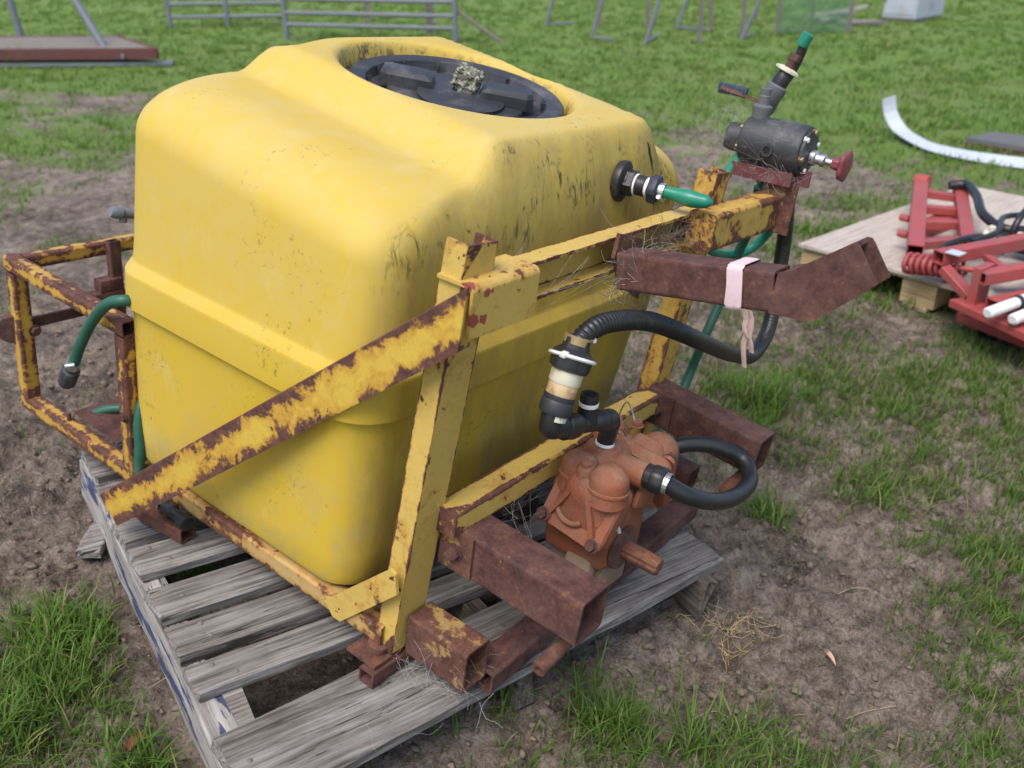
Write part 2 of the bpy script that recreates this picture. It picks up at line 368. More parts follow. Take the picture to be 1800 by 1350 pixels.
def m_tank():
    m, nt, b = newmat('yellow_tank_plastic'); co = pos(nt); geo = N(nt, 'NewGeometry'); sep = N(nt, 'SeparateXYZ', {0: co})
    z = sep.outputs[2]; nz = N(nt, 'SeparateXYZ', {0: geo.outputs['Normal']})
    big = noise(nt, co, 2.2, 5, .55); fine = noise(nt, co, 24, 8, .7)
    c = mix(nt, big, (.52, .345, .014), (.60, .40, .028))
    chalk = ramp(nt, math_(nt, 'ADD', math_(nt, 'MULTIPLY', big, .55), math_(nt, 'MULTIPLY', fine, .45)), [(.36, .20), (.58, .88)])   # sun-bleached skin
    up = N(nt, 'MapRange', {0: z, 1: .60, 2: .80, 3: .35, 4: 1.0}).outputs[0]
    c = mix(nt, math_(nt, 'MULTIPLY', chalk, up), c, (.53, .395, .115))
    # dust lying on the upward faces
    dust = N(nt, 'MapRange', {0: nz.outputs[2], 1: .35, 2: .95, 3: 0.0, 4: 1.0}).outputs[0]
    dn = ramp(nt, noise(nt, co, 11, 8, .75), [(.40, .05), (.75, .60)])
    c = mix(nt, math_(nt, 'MULTIPLY', dust, dn), c, (.52, .42, .20))
    # grime on the front, running down
    ny = N(nt, 'MapRange', {0: nz.outputs[1], 1: -.55, 2: -.9, 3: 0.0, 4: 1.0}).outputs[0]
    gr = ramp(nt, noise(nt, scaled(nt, co, (1, 1, .35)), 6, 8, .72), [(.40, .10), (.62, .75)])
    c = mix(nt, math_(nt, 'MULTIPLY', ny, gr), c, (.25, .195, .07))
    mud = math_(nt, 'MULTIPLY', N(nt, 'MapRange', {0: z, 1: .62, 2: .28, 3: 0.0, 4: 1.0}).outputs[0], ramp(nt, noise(nt, co, 9, 8, .72), [(.47, 0.0), (.66, .6)]))
    c = mix(nt, mud, c, (.36, .29, .15))
    pale = ramp(nt, noise(nt, scaled(nt, co, (1, 1, .5)), 13, 9, .72, .5), [(.56, 0.0), (.68, .16)]); c = mix(nt, pale, c, (.62, .55, .32))
    # black mould: thin broken streaks, more of it near the upper front edge
    zz = N(nt, 'MapRange', {0: z, 1: .80, 2: .92, 3: 0.0, 4: 1.0}).outputs[0]
    st = noise(nt, scaled(nt, co, (1, 1, .28)), 55, 7, .72, 1.2); pt = noise(nt, co, 7.5, 3, .5)
    ms = math_(nt, 'ADD', math_(nt, 'MULTIPLY', st, .62), math_(nt, 'MULTIPLY', pt, .42))
    mk = ramp(nt, ms, [(.552, 0.0), (.615, .85)])
    c = mix(nt, math_(nt, 'MULTIPLY', mk, math_(nt, 'MULTIPLY', zz, ny)), c, (.045, .042, .025))
    # scattered scuffs all over
    sc_ = ramp(nt, math_(nt, 'ADD', math_(nt, 'MULTIPLY', noise(nt, co, 85, 6, .7, .8), .65), math_(nt, 'MULTIPLY', noise(nt, co, 5, 3), .35)), [(.60, 0.0), (.645, .65)])
    c = mix(nt, sc_, c, (.16, .12, .045))
    well = N(nt, 'Attribute', attribute_name='edged').outputs['Fac']     # 0 in the lid well
    wm = math_(nt, 'MULTIPLY', math_(nt, 'SUBTRACT', 1.0, well), ramp(nt, noise(nt, scaled(nt, co, (1, 1, .5)), 32, 7, .72, .8), [(.52, 0.0), (.60, .9)]))
    c = mix(nt, wm, c, (.06, .055, .04))
    rr = math_(nt, 'ADD', math_(nt, 'MULTIPLY', fine, .22), .46)
    setb(nt, b, c, rr, bump(nt, math_(nt, 'ADD', noise(nt, co, 240, 3, .5), math_(nt, 'MULTIPLY', fine, .5)), .12, .0012), 0, .30); return m
M['tank'] = m_tank()
def m_wood(name, cols, axis, grain=1.0, blue=None, cracks=1.0):
    """weathered timber; grain runs along the unit vector axis"""
    m, nt, b = newmat(name); a = Vector(axis).normalized(); y = Vector((0, 0, 1)).cross(a).normalized()
    co = pos(nt)
    def dot(v): return N(nt, 'VectorMath', {0: co, 1: v}, operation='DOT_PRODUCT').outputs['Value']
    oi = N(nt, 'ObjectInfo').outputs['Random']
    cv = N(nt, 'CombineXYZ', {0: math_(nt, 'ADD', dot(a), math_(nt, 'MULTIPLY', oi, 9.0)), 1: dot(y), 2: dot(Vector((0, 0, 1)))}).outputs[0]
    g1 = noise(nt, scaled(nt, cv, (2.0, 62, 62)), 1.0, 9, .72, .5); g2 = noise(nt, scaled(nt, cv, (9, 190, 190)), 1.0, 5, .65, .3); g3 = noise(nt, cv, 9, 5, .6)
    s = math_(nt, 'ADD', math_(nt, 'MULTIPLY', g1, .55), math_(nt, 'ADD', math_(nt, 'MULTIPLY', g2, .30), math_(nt, 'MULTIPLY', g3, .18)))
    c = ramp(nt, s, [(.405, cols[0]), (.47, cols[1]), (.535, cols[2]), (.61, cols[3])])
    c = mix(nt, math_(nt, 'MULTIPLY', oi, .35), c, tuple(x*.62 for x in cols[1]))
    ck = ramp(nt, noise(nt, scaled(nt, cv, (2.2, 34, 34)), 1.0, 6, .75, 1.5), [(.36, 1.0), (.395, 0.0)])
    c = mix(nt, math_(nt, 'MULTIPLY', ck, .85*cracks), c, (.035, .030, .027))
    if blue:
        bl = ramp(nt, noise(nt, scaled(nt, cv, (5, 30, 30)), 1.0, 6, .65), [(.535, 0.0), (.565, .9)]); c = mix(nt, bl, c, blue)
    h = math_(nt, 'SUBTRACT', math_(nt, 'ADD', g2, math_(nt, 'MULTIPLY', g1, .8)), math_(nt, 'MULTIPLY', ck, 1.2))
    setb(nt, b, c, .85, bump(nt, h, .75*grain, .003), 0, .25); return m
GREY = ((.055, .045, .038), (.150, .133, .120), (.255, .236, .220), (.38, .362, .348))
PU = nrm(V(.97, -.24, 0)); PV = nrm(V(.24, .97, 0)); PL0 = V(-.373, .029, 0); PVL = nrm(V(.306, .952, 0))
M['wood_u'] = m_wood('weathered_plank', GREY, PU)
M['wood_v'] = m_wood('weathered_bearer', ((.09, .07, .055), (.22, .19, .165), (.34, .31, .29), (.44, .41, .39)), PVL)
M['wood_blue'] = m_wood('weathered_bearer_with_blue_paint', ((.09, .07, .055), (.26, .235, .215), (.40, .37, .35), (.50, .47, .45)), PVL, blue=(.022, .040, .115))
M['wood_shaded'] = m_wood('dark_shaded_timber', ((.03, .024, .02), (.085, .068, .057), (.15, .125, .105), (.23, .20, .175)), PVL)  # old timber, darkened in colour for the shade under the pallet
M['pine'] = m_wood('pale_pine', ((.30, .20, .11), (.44, .32, .19), (.54, .41, .27), (.62, .50, .35)), (.979, -.181, .093), .3, cracks=.1)
M['pine_side'] = m_wood('pine_block', ((.30, .19, .09), (.42, .28, .14), (.50, .36, .20), (.58, .44, .27)), (-.188, -.98, .069), .3, cracks=.1)
M['ply'] = m_wood('weathered_plywood', ((.32, .26, .215), (.43, .36, .305), (.51, .44, .385), (.57, .50, .45)), (.979, -.181, .093), .15, cracks=.06)
M['scrap'] = m_wood('grey_scrap_timber', ((.12, .11, .10), (.24, .22, .21), (.35, .33, .32), (.44, .42, .41)), (.3, -.9, .1))
def m_pump():
    m, nt, b = newmat('orange_pump_paint'); co = pos(nt); n1 = noise(nt, co, 14, 8, .7); n2 = noise(nt, co, 60, 6, .7)
    c = mix(nt, n1, (.23, .070, .034), (.33, .100, .046))
    s = math_(nt, 'ADD', math_(nt, 'MULTIPLY', n1, .6), math_(nt, 'MULTIPLY', n2, .4))
    c = mix(nt, ramp(nt, s, [(.44, 0.0), (.62, .75)]), c, (.205, .115, .078))     # caked dust and rust
    c = mix(nt, ramp(nt, noise(nt, co, 120, 5, .7), [(.60, 0.0), (.72, .7)]), c, (.10, .045, .03))
    nz = N(nt, 'SeparateXYZ', {0: N(nt, 'NewGeometry').outputs['Normal']}).outputs[2]      # settled dust
    c = mix(nt, math_(nt, 'MULTIPLY', N(nt, 'MapRange', {0: nz, 1: .2, 2: .9, 3: 0.0, 4: 1.0}).outputs[0], ramp(nt, noise(nt, co, 45, 7, .75), [(.42, .1), (.62, .8)])), c, (.27, .175, .125))
    setb(nt, b, c, .68, bump(nt, math_(nt, 'ADD', n2, noise(nt, co, 210, 5, .7)), .7, .0026), 0, .3); return m
M['pump'] = m_pump()
M['pump_dust'] = m_simple('mud_caked_casting', (.24, .17, .12), .9, .4, 40, .5, dirt=.3, dirtc=(.30, .09, .04))
def m_lichen():
    m, nt, b = newmat('lichen_lump'); co = pos(nt); n1 = noise(nt, co, 110, 6, .7)
    c = ramp(nt, n1, [(.36, (.04, .04, .03)), (.47, (.17, .165, .11)), (.55, (.36, .355, .29)), (.64, (.52, .52, .46))])
    setb(nt, b, c, .95, bump(nt, n1, 1.0, .006), 0, .2); return m
M['lichen'] = m_lichen()
def m_grass(name, c0, c1, c2):
    m, nt, b = newmat(name); co = pos(nt)
    r = N(nt, 'Attribute', attribute_name='rnd').outputs['Fac']; t = N(nt, 'Attribute', attribute_name='tip').outputs['Fac']
    c = mix(nt, r, c0, c1); c = mix(nt, ramp(nt, r, [(.90, 0.0), (.95, 1.0)]), c, c2)
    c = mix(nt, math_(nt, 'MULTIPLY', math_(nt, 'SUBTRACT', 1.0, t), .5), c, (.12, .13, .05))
    setb(nt, b, c, .55, None, 0, .3)
    tr = N(nt, 'BsdfTranslucent', {'Color': c}); ms = N(nt, 'MixShader', {0: .48}); out = nt.nodes['Material Output']
    nt.links.new(b.outputs[0], ms.inputs[1]); nt.links.new(tr.outputs[0], ms.inputs[2]); nt.links.new(ms.outputs[0], out.inputs[0]); return m
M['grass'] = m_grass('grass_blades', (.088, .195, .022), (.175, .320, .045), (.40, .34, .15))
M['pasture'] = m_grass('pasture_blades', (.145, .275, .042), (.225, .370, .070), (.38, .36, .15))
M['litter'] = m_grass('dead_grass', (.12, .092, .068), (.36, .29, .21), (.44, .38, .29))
def m_ground():
    m, nt, b = newmat('paddock_soil'); co = pos(nt); g = N(nt, 'Attribute', attribute_name='green').outputs['Fac']
    n1 = noise(nt, co, 3.0, 7, .65); n2 = noise(nt, co, 21, 8, .72); n3 = noise(nt, co, 130, 6, .7)
    s = math_(nt, 'ADD', math_(nt, 'MULTIPLY', n1, .35), math_(nt, 'ADD', math_(nt, 'MULTIPLY', n2, .42), math_(nt, 'MULTIPLY', n3, .30)))
    c = ramp(nt, s, [(.43, (.042, .032, .025)), (.495, (.145, .113, .090)), (.555, (.265, .210, .170)), (.63, (.42, .345, .285))])
    c = mix(nt, ramp(nt, noise(nt, co, 55, 6, .75), [(.55, 0.0), (.68, .45)]), c, (.30, .24, .185))     # trodden straw
    gc = mix(nt, n2, (.118, .205, .036), (.168, .270, .056)); gc = mix(nt, ramp(nt, noise(nt, co, 1.1, 6, .7), [(.50, 0.0), (.66, .5)]), gc, (.23, .235, .11))
    gm = math_(nt, 'ADD', g, math_(nt, 'MULTIPLY', math_(nt, 'SUBTRACT', n2, .5), .9), 0, True)
    c = mix(nt, ramp(nt, gm, [(.42, 0.0), (.75, .92)]), c, gc)
    h = math_(nt, 'ADD', n2, math_(nt, 'MULTIPLY', n3, .6))
    setb(nt, b, c, .92, bump(nt, h, 1.0, .022), 0, .2); return m
M['ground'] = m_ground()

# ------------------------------------------------------------------ the paddock
PATCH=[(-0.37,0.55,0.13,1.30),(-0.49,0.46,0.13,1.20),(-0.30,0.58,0.07,1.00),(-0.58,0.36,0.09,1.00),(-0.44,0.19,0.05,0.80),(-0.37,0.13,0.05,0.50),(-0.18,0.57,0.04,0.50),(-0.04,0.54,0.06,0.50),(-0.18,-0.06,0.06,0.70),(0.27,-0.39,0.07,1.10),(0.09,-0.18,0.06,0.50),(0.41,-0.65,0.10,0.90),(0.29,-0.56,0.07,0.60),(0.57,-0.73,0.06,0.40),(0.73,-0.94,0.10,0.50),(0.89,-0.99,0.10,0.50),(0.96,-0.87,0.06,0.45),(0.94,-0.72,0.08,0.60),(1.18,-0.92,0.11,0.70),(1.21,-0.80,0.10,0.50),(1.41,-0.62,0.08,0.90),(1.46,-0.82,0.17,0.90),(1.32,-0.81,0.09,0.60),(1.32,-0.50,0.06,0.30),(1.63,-0.47,0.10,0.80),(1.69,-0.45,0.09,0.50),(1.77,-0.77,0.13,0.80),(2.03,-0.20,0.18,1.30),(1.96,-0.08,0.12,0.70),(2.20,-0.33,0.24,0.90),(2.22,-0.56,0.23,1.00),(2.01,-0.57,0.16,0.60),(1.72,-0.14,0.13,0.70),(1.59,-0.13,0.09,0.60),(1.84,0.12,0.10,0.50),(2.05,0.28,0.13,0.70),(2.30,-0.09,0.19,0.60),(2.41,-0.41,0.12,0.60),(1.72,0.21,0.08,0.50),(1.46,-0.22,0.09,0.40),(1.39,-0.38,0.10,0.25),(2.29,0.36,0.11,0.70),(2.54,0.12,0.14,0.40),(0.88,-0.49,0.08,0.30),(1.97,4.93,0.25,0.70),(2.15,4.70,0.22,0.90),(2.31,5.33,0.31,0.50),(1.00,3.34,0.16,0.60),(1.18,3.11,0.16,0.90),(0.62,2.74,0.14,0.60),(0.88,2.85,0.15,0.60),(0.65,2.11,0.15,0.70),(0.20,1.46,0.10,0.50),(0.32,2.16,0.08,0.40),(-0.01,1.21,0.09,0.80),(-0.10,1.18,0.06,0.70),(-0.17,1.13,0.07,0.50),(0.25,1.42,0.07,0.50),(1.43,4.28,0.16,0.50),(2.26,6.01,0.25,0.40),(4.29,9.59,0.43,1.20),(4.25,10.01,0.38,1.00),(1.35,3.66,0.26,-0.80),(0.80,2.95,0.15,-0.60),(1.73,4.75,0.17,-0.70),(3.06,7.33,0.59,-0.60),(3.30,6.58,0.48,-0.70),(0.21,1.85,0.22,-1.00),(0.36,1.66,0.16,-0.60),(-0.15,0.98,0.21,-1.00),(-0.25,0.89,0.16,-0.80),(-0.32,0.39,0.10,-0.60),(-0.24,0.31,0.08,-1.00),(-0.35,0.22,0.06,-0.80),(5.30,2.16,0.29,-0.70),(5.13,1.76,0.23,-0.60),(4.63,0.86,0.31,-0.80),(5.15,0.91,0.25,-0.70),(6.03,2.30,0.27,-0.40),(3.80,0.72,0.24,-0.70),(2.81,0.41,0.22,-0.60),(2.56,-0.10,0.20,-0.60),(2.24,0.10,0.13,-0.70),(2.62,-0.18,0.15,-0.50),(1.31,-0.33,0.24,-0.80),(1.02,-0.28,0.23,-1.00),(1.09,-0.57,0.22,-0.60),(0.63,-0.47,0.19,-1.00),(0.77,-0.68,0.16,-0.80),(0.40,-0.32,0.15,-0.90),(0.20,-0.28,0.09,-0.50),(0.75,-0.84,0.15,-0.60),(0.56,-0.64,0.12,-0.50),(1.27,-0.09,0.17,-0.70),(1.86,-0.54,0.11,-0.50),(1.59,-0.63,0.13,-0.50),]
def green(x, y):
    """how grassy the paddock is at a spot, 0 bare to 1 full"""
    x = np.asarray(x, float); y = np.asarray(y, float); d = np.hypot(x-.35, y-.35)
    far = np.clip((d-2.2)/4.0, 0, 1)
    g = .50+.46*far+.34*fbm(x, y, 1.5, 3, 5)+.52*fbm(x, y, 6.5, 4, 15)
    g = g-.16*np.exp(-((x-.9)**2+(y+.5)**2)/.5)
    for px, py, r, wt in PATCH:
        q = ((x-px)**2+(y-py)**2)/(r*r*1.1); k = q < 9
        g = g+np.where(k, (.34 if wt > 0 else (.45 if py > .75 else .22))*wt*np.exp(-q), 0)
    for px, py, r, wt in ((.3, 1.5, .5, .55), (.75, 2.3, .6, .5), (1.25, 3.1, .8, .5), (2.2, 4.5, 1.0, .42), (3.0, 6.2, .9, .30), (-.1, 1.0, .3, .35), (4.3, 1.6, .7, .35), (3.2, 1.5, .5, .3)):
        g = g-wt*np.exp(-((x-px)**2+(y-py)**2)/(r*r))
    ux, uy = x+.373, y-.029; u_ = .97*ux-.24*uy; v_ = .24*ux+.97*uy
    g = np.where((u_ > -.02) & (u_ < 1.16) & (v_ > -.15) & (v_ < 1.0), g*.15, g)
    return np.clip(g, 0, 1)
def graded(lo, hi, step, far, growth=1.055):
    a = list(np.arange(lo, hi, step)); s = step; p = a[-1]; right = []
    while p < far: s *= growth; p += s; right.append(p)
    s = step; p = a[0]; left = []
    while p > -far: s *= growth; p -= s; left.append(p)
    return np.array(left[::-1]+a+right)
gx = graded(-.85, 2.3, .0125, 260); gy = graded(-1.25, 1.9, .0125, 260)
GX, GY = np.meshgrid(gx, gy, indexing='ij'); GZ = ground_z(GX, GY)
me = bpy.data.meshes.new('ground'); nx, ny = GX.shape
co = np.stack([GX, GY, GZ], -1).reshape(-1, 3).astype(np.float32)
ii = np.arange(nx*ny).reshape(nx, ny); q = np.stack([ii[:-1, :-1], ii[1:, :-1], ii[1:, 1:], ii[:-1, 1:]], -1).reshape(-1, 4)
me.vertices.add(len(co)); me.vertices.foreach_set('co', co.ravel())
me.loops.add(q.size); me.loops.foreach_set('vertex_index', q.ravel().astype(np.int32))
me.polygons.add(len(q)); me.polygons.foreach_set('loop_start', np.arange(0, q.size, 4, dtype=np.int32))
me.polygons.foreach_set('use_smooth', np.ones(len(q), bool)); me.update(calc_edges=True)
at = me.attributes.new('green', 'FLOAT', 'POINT'); at.data.foreach_set('value', (green(GX, GY)*(.42+.58*np.clip((np.hypot(GX-.35, GY-.35)-1.8)/3.5, 0, 1))).ravel().astype(np.float32))
me.materials.append(M['ground']); o = bpy.data.objects.new('ground', me); C.objects.link(o)
tag(o, 'bare trodden soil and short pasture of the paddock', 'ground', kind='structure')

def blades(name, X, Y, L, W, lean, az, mat, seg, label, cat, zoff=0.0, flatten=1.0):
    n = len(X); Z = ground_z(X, Y)+zoff; dx, dy = np.cos(az), np.sin(az); sx, sy = -dy, dx
    rows = seg+1; vs = np.zeros((n, 2*seg+1, 3), np.float32); tip = np.zeros((n, 2*seg+1), np.float32)
    for k in range(seg):
        t = k/seg; w_ = W*(1-.75*t*t)/2; out = L*lean*t*t if flatten == 1.0 else L*t; up = L*flatten*(t-.35*lean*t*t)
        for sgn, idx in ((-1, 2*k), (1, 2*k+1)):
            vs[:, idx, 0] = X+dx*out+sgn*sx*w_; vs[:, idx, 1] = Y+dy*out+sgn*sy*w_; vs[:, idx, 2] = Z+up; tip[:, idx] = t
    out = L*lean if flatten == 1.0 else L; up = L*flatten*(1-.35*lean)
    vs[:, 2*seg, 0] = X+dx*out; vs[:, 2*seg, 1] = Y+dy*out; vs[:, 2*seg, 2] = Z+up*(1 if flatten == 1.0 else .3); tip[:, 2*seg] = 1
    m = 2*seg+1; base = np.arange(n)[:, None]*m; tris = []
    for k in range(seg-1): tris += [(2*k, 2*k+1, 2*k+3), (2*k, 2*k+3, 2*k+2)]
    tris.append((2*seg-2, 2*seg-1, 2*seg)); F = (base[:, :, None]+np.array(tris)[None]).reshape(-1, 3)
    me = bpy.data.meshes.new(name); me.vertices.add(n*m); me.vertices.foreach_set('co', vs.ravel())
    me.loops.add(F.size); me.loops.foreach_set('vertex_index', F.ravel().astype(np.int32)); me.polygons.add(len(F))
    me.polygons.foreach_set('loop_start', np.arange(0, F.size, 3, dtype=np.int32)); me.polygons.foreach_set('use_smooth', np.ones(len(F), bool)); me.update(calc_edges=True)
    a = me.attributes.new('tip', 'FLOAT', 'POINT'); a.data.foreach_set('value', tip.ravel())
    r = np.repeat(RNG.random(n).astype(np.float32), m); a = me.attributes.new('rnd', 'FLOAT', 'POINT'); a.data.foreach_set('value', r)
    me.materials.append(mat); o = bpy.data.objects.new(name, me); C.objects.link(o); return tag(o, label, cat, kind='stuff')
CX, CY = CAM_LOC[0], CAM_LOC[1]
def scatter(n, rmin, rmax, power):
    """random spots in the wedge of paddock in front of the camera"""
    r = rmin+(rmax-rmin)*RNG.random(n)**power; a0 = math.atan2(.575, .818); a = a0+RNG.uniform(-.68, .68, n)
    return CX+r*np.cos(a), CY+r*np.sin(a), r
def tufts(nt_, rmin, rmax, power, per, spread, thr, pw=2.0):
    x, y, r = scatter(nt_, rmin, rmax, power); g = green(x, y); keep = RNG.random(nt_) < np.clip((g-thr)/(1-thr), 0, 1)**pw
    x, y, r, g = x[keep], y[keep], r[keep], g[keep]
    cnt = (per*(.4+RNG.random(len(x)))*(.4+g)).astype(int)+1; X = np.repeat(x, cnt); Y = np.repeat(y, cnt); R = np.repeat(r, cnt); G = np.repeat(g, cnt)
    s = spread*(.3+RNG.random(len(x))); S = np.repeat(s, cnt); H = np.repeat(.6+.8*RNG.random(len(x)), cnt)
    X = X+RNG.normal(0, 1, len(X))*S; Y = Y+RNG.normal(0, 1, len(Y))*S
    return X, Y, R, G, H
def offpallet(X, Y):
    ux, uy = X+.373, Y-.029; u_ = .97*ux-.24*uy; v_ = .24*ux+.97*uy
    return ~((u_ > -.03) & (u_ < 1.17) & (v_ > -.16) & (v_ < 1.02))
X, Y, R_, G_, H_ = tufts(70000, 1.1, 5.0, 1.0, 3.2, .015, .15, 1.3)
k = offpallet(X, Y); X, Y, G_, H_ = X[k], Y[k], G_[k], H_[k]; n = len(X)
L = (.012+.056*RNG.random(n)**1.5)*H_*(.55+.6*G_)
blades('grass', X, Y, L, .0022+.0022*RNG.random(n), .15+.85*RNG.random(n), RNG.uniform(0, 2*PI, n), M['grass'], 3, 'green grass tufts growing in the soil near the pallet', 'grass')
# long seed stalks in front of the pallet and the rank tufts at the lower left
sx = []; 
for (tx, ty, tr, nn, hh) in ((-.37, .55, .09, 170, .080), (-.46, .50, .08, 110, .080), (-.55, .40, .08, 90, .075), (-.30, .60, .05, 70, .07), (.25, -.37, .045, 120, .075), (.22, -.33, .05, 30, .10), (.42, -.64, .09, 170, .065), (.31, -.53, .05, 50, .13),
                             (1.81, .04, .10, 420, .14), (1.62, -.02, .08, 200, .10), (.12, -.20, .03, 26, .14), (.30, -.28, .05, 30, .13), (3.95, 9.35, .16, 170, .26), (4.15, 9.15, .12, 110, .22), (-.42, .18, .05, 90, .09), (1.22, -.27, .06, 160, .09), (1.55, -.45, .10, 240, .08), (-.05, .56, .05, 70, .08), (.02, -.14, .04, 30, .10), (-.16, -.06, .05, 60, .08)):
    sx.append(np.stack([RNG.normal(tx, tr*.6, nn), RNG.normal(ty, tr*.6, nn), hh*(.45+.8*RNG.random(nn))], 1))
sx = np.vstack(sx); n = len(sx)
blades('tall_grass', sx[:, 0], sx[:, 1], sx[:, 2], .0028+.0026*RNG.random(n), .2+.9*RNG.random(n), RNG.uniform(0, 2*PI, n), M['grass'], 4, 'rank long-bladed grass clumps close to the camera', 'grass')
X, Y, R_, G_, H_ = tufts(19000, 3.8, 26.0, 1.7, 8, .07, .15, 1.0); n = len(X)
L = (.022+.042*RNG.random(n))*H_*(.7+.4*G_)
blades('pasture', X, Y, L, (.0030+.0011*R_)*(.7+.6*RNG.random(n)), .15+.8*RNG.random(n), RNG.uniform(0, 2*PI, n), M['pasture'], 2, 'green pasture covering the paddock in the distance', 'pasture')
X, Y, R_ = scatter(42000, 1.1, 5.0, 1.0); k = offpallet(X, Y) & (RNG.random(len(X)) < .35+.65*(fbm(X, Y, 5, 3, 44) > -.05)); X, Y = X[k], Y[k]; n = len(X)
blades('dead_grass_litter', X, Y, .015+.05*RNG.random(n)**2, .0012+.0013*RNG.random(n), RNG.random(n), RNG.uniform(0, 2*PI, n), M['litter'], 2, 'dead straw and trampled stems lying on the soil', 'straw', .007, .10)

# ------------------------------------------------------------------ the weathered pallet under the sprayer
def board(p0, p1, w_, t, jit=.003, n=12, seed=0, rag=.006, wl=None, mb=None):
    """a weathered board: centre line p0..p1 on its TOP face, width across, uneven arrises and ragged ends"""
    rg = np.random.default_rng(seed); p0 = np.asarray(p0, float); p1 = np.asarray(p1, float); a, b, w3 = frame_of(p0, p1, (0, 0, 1)); L = np.linalg.norm(p1-p0)
    c = .004; prof = [(-w_/2, -c), (-w_/2+c, 0), (-w_/6, .0005), (w_/6, -.0005), (w_/2-c, 0), (w_/2, -c), (w_/2, -t), (-w_/2, -t)]
    rings = []; walk = np.zeros((8, 2))
    for k in range(n+1):
        t_ = L*k/n; walk = walk*.6+rg.normal(0, jit, (8, 2))*.6; R = []
        for i, q in enumerate(prof):
            s = (1 if wl is None else 1+(wl-1)*k/n); e = rg.normal(0, rag) if k in (0, n) else 0
            R.append(p0+a*(q[0]*s+walk[i, 0])+b*(q[1]+walk[i, 1]*.35)+w3*(t_+e))
        rings.append(R)
    return loft(rings, mb, False, True, True, True)
def pp(u, v, z): return PL0+V(.97, -.24, 0)*u+V(.306, .952, 0)*v+V(0, 0, z)
pallet = thing('pallet', (0.1, 0.3, 0), 'old grey timber pallet carrying the yellow tank and its frame', 'pallet')
PT = .142
planks = [ # left v0, v1, right v0, v1 (near, far), length, drop
    (-.172, 0.0, -.098, .075, 1.165, 0.0, 'front'), (.104, .178, .082, .156, 1.16, 0.0, ''), (.203, .294, .186, .277, 1.15, -.001, ''), (.321, .417, .305, .400, 1.165, .001, ''),
    (.467, .564, .450, .545, 1.16, 0.0, ''), (.593, .675, .585, .667, 1.15, -.002, ''), (.712, .835, .70, .822, 1.16, 0.0, ''), (.868, 1.0, .862, .995, 1.16, 0.0, '')]
nail_me = None
for i, (a0, a1, b0, b1, ln, dz, tg) in enumerate(planks):
    p0 = pp(-.004, (a0+a1)/2, PT+dz); p1 = pp(ln, (b0+b1)/2, PT+dz); w0 = (a1-a0)*.985; w1 = (b1-b0)*.985
    pk = obj('plank', board(p0, p1, w0, .026 if tg else .022, .0022 if not tg else .003, 14, 40+i, .004 if not tg else .007, w1/w0), M['wood_u'], pallet)
    for (u_, off) in ((.045, .28), (.062, -.18), (.58, .25), (.57, -.25), (1.12, .25), (1.125, -.24)) if i % 3 else ((.038, .05), (.58, .2), (1.12, .25), (1.13, -.24)):
        f_ = u_/ln; vm = (a0+a1)/2*(1-f_)+(b0+b1)/2*f_; ww = w0*(1-f_)+w1*f_
        q = pp(u_+RNG.uniform(-.014, .014), vm+(off+RNG.uniform(-.08, .08))*ww, PT+dz-.002)
        obj('nail', lathe([(.0052, 0), (.0056, .0025), (.0035, .0042), (.001, .0046)], q, (RNG.normal(0, .1), RNG.normal(0, .1), 1), 8), M['picket'], pk)
for u_, mt in ((.018, 'wood_blue'), (.58, 'wood_shaded'), (1.115, 'wood_shaded')):
    obj('bearer', board(pp(u_, -.165 if u_ < .1 else -.112, PT-.0255), pp(u_, 1.0, PT-.0245), .055 if u_ < .1 else .045, .100, .003, 16, int(u_*100), .012), M[mt], pallet)
for v_ in (.0, .44, .93):
    obj('bottom_board', board(pp(0, v_, .016), pp(1.15, v_, .016), .09, .018, .002, 8, int(v_*50)+70), M['wood_shaded'], pallet)
sp = MB(); 
for (a_, b_) in ((0, .105),):
    r0 = [pp(.030, .005, PT-.026), pp(.058, .000, PT-.026), pp(.056, .0, PT-.055), pp(.032, .005, PT-.06)]
    r1 = [pp(.012, .11, PT-.027), pp(.050, .115, PT-.027), pp(.05, .115, PT-.05), pp(.012, .11, PT-.05)]
    loft([[q+V(.012, .0, .006) for q in r0], [q+V(.03, .0, .004) for q in r1]], sp, False, True, True, True)
obj('split_piece', sp, M['wood_u'], pallet, label='broken sliver split off the pallet bearer')
# loose timbers
blk = bevbox((0, 0, 0), (.17, .085, .075), .006, None, None, 1); blk.xf(Matrix.Translation((.735, -.245, .028)) @ Matrix.Rotation(math.radians(-62), 4, 'Z') @ Matrix.Rotation(.12, 4, 'Y'))
obj('timber_block', blk, M['wood_shaded'], None, 'dark rotten timber block under the right end of the front plank', 'timber')
obj('timber_offcut', board((-.20, .745, .035), (-.075, .86, .03), .05, .022, .002, 5, 91, .008), M['wood_u'], None, 'short grey timber offcut lying beside the pallet', 'timber')
obj('timber_offcut', board((.085, -.145, .030), (.145, -.185, .018), .040, .03, .002, 4, 93, .006), M['wood_shaded'], None, 'small timber stub poking out under the front plank', 'timber')

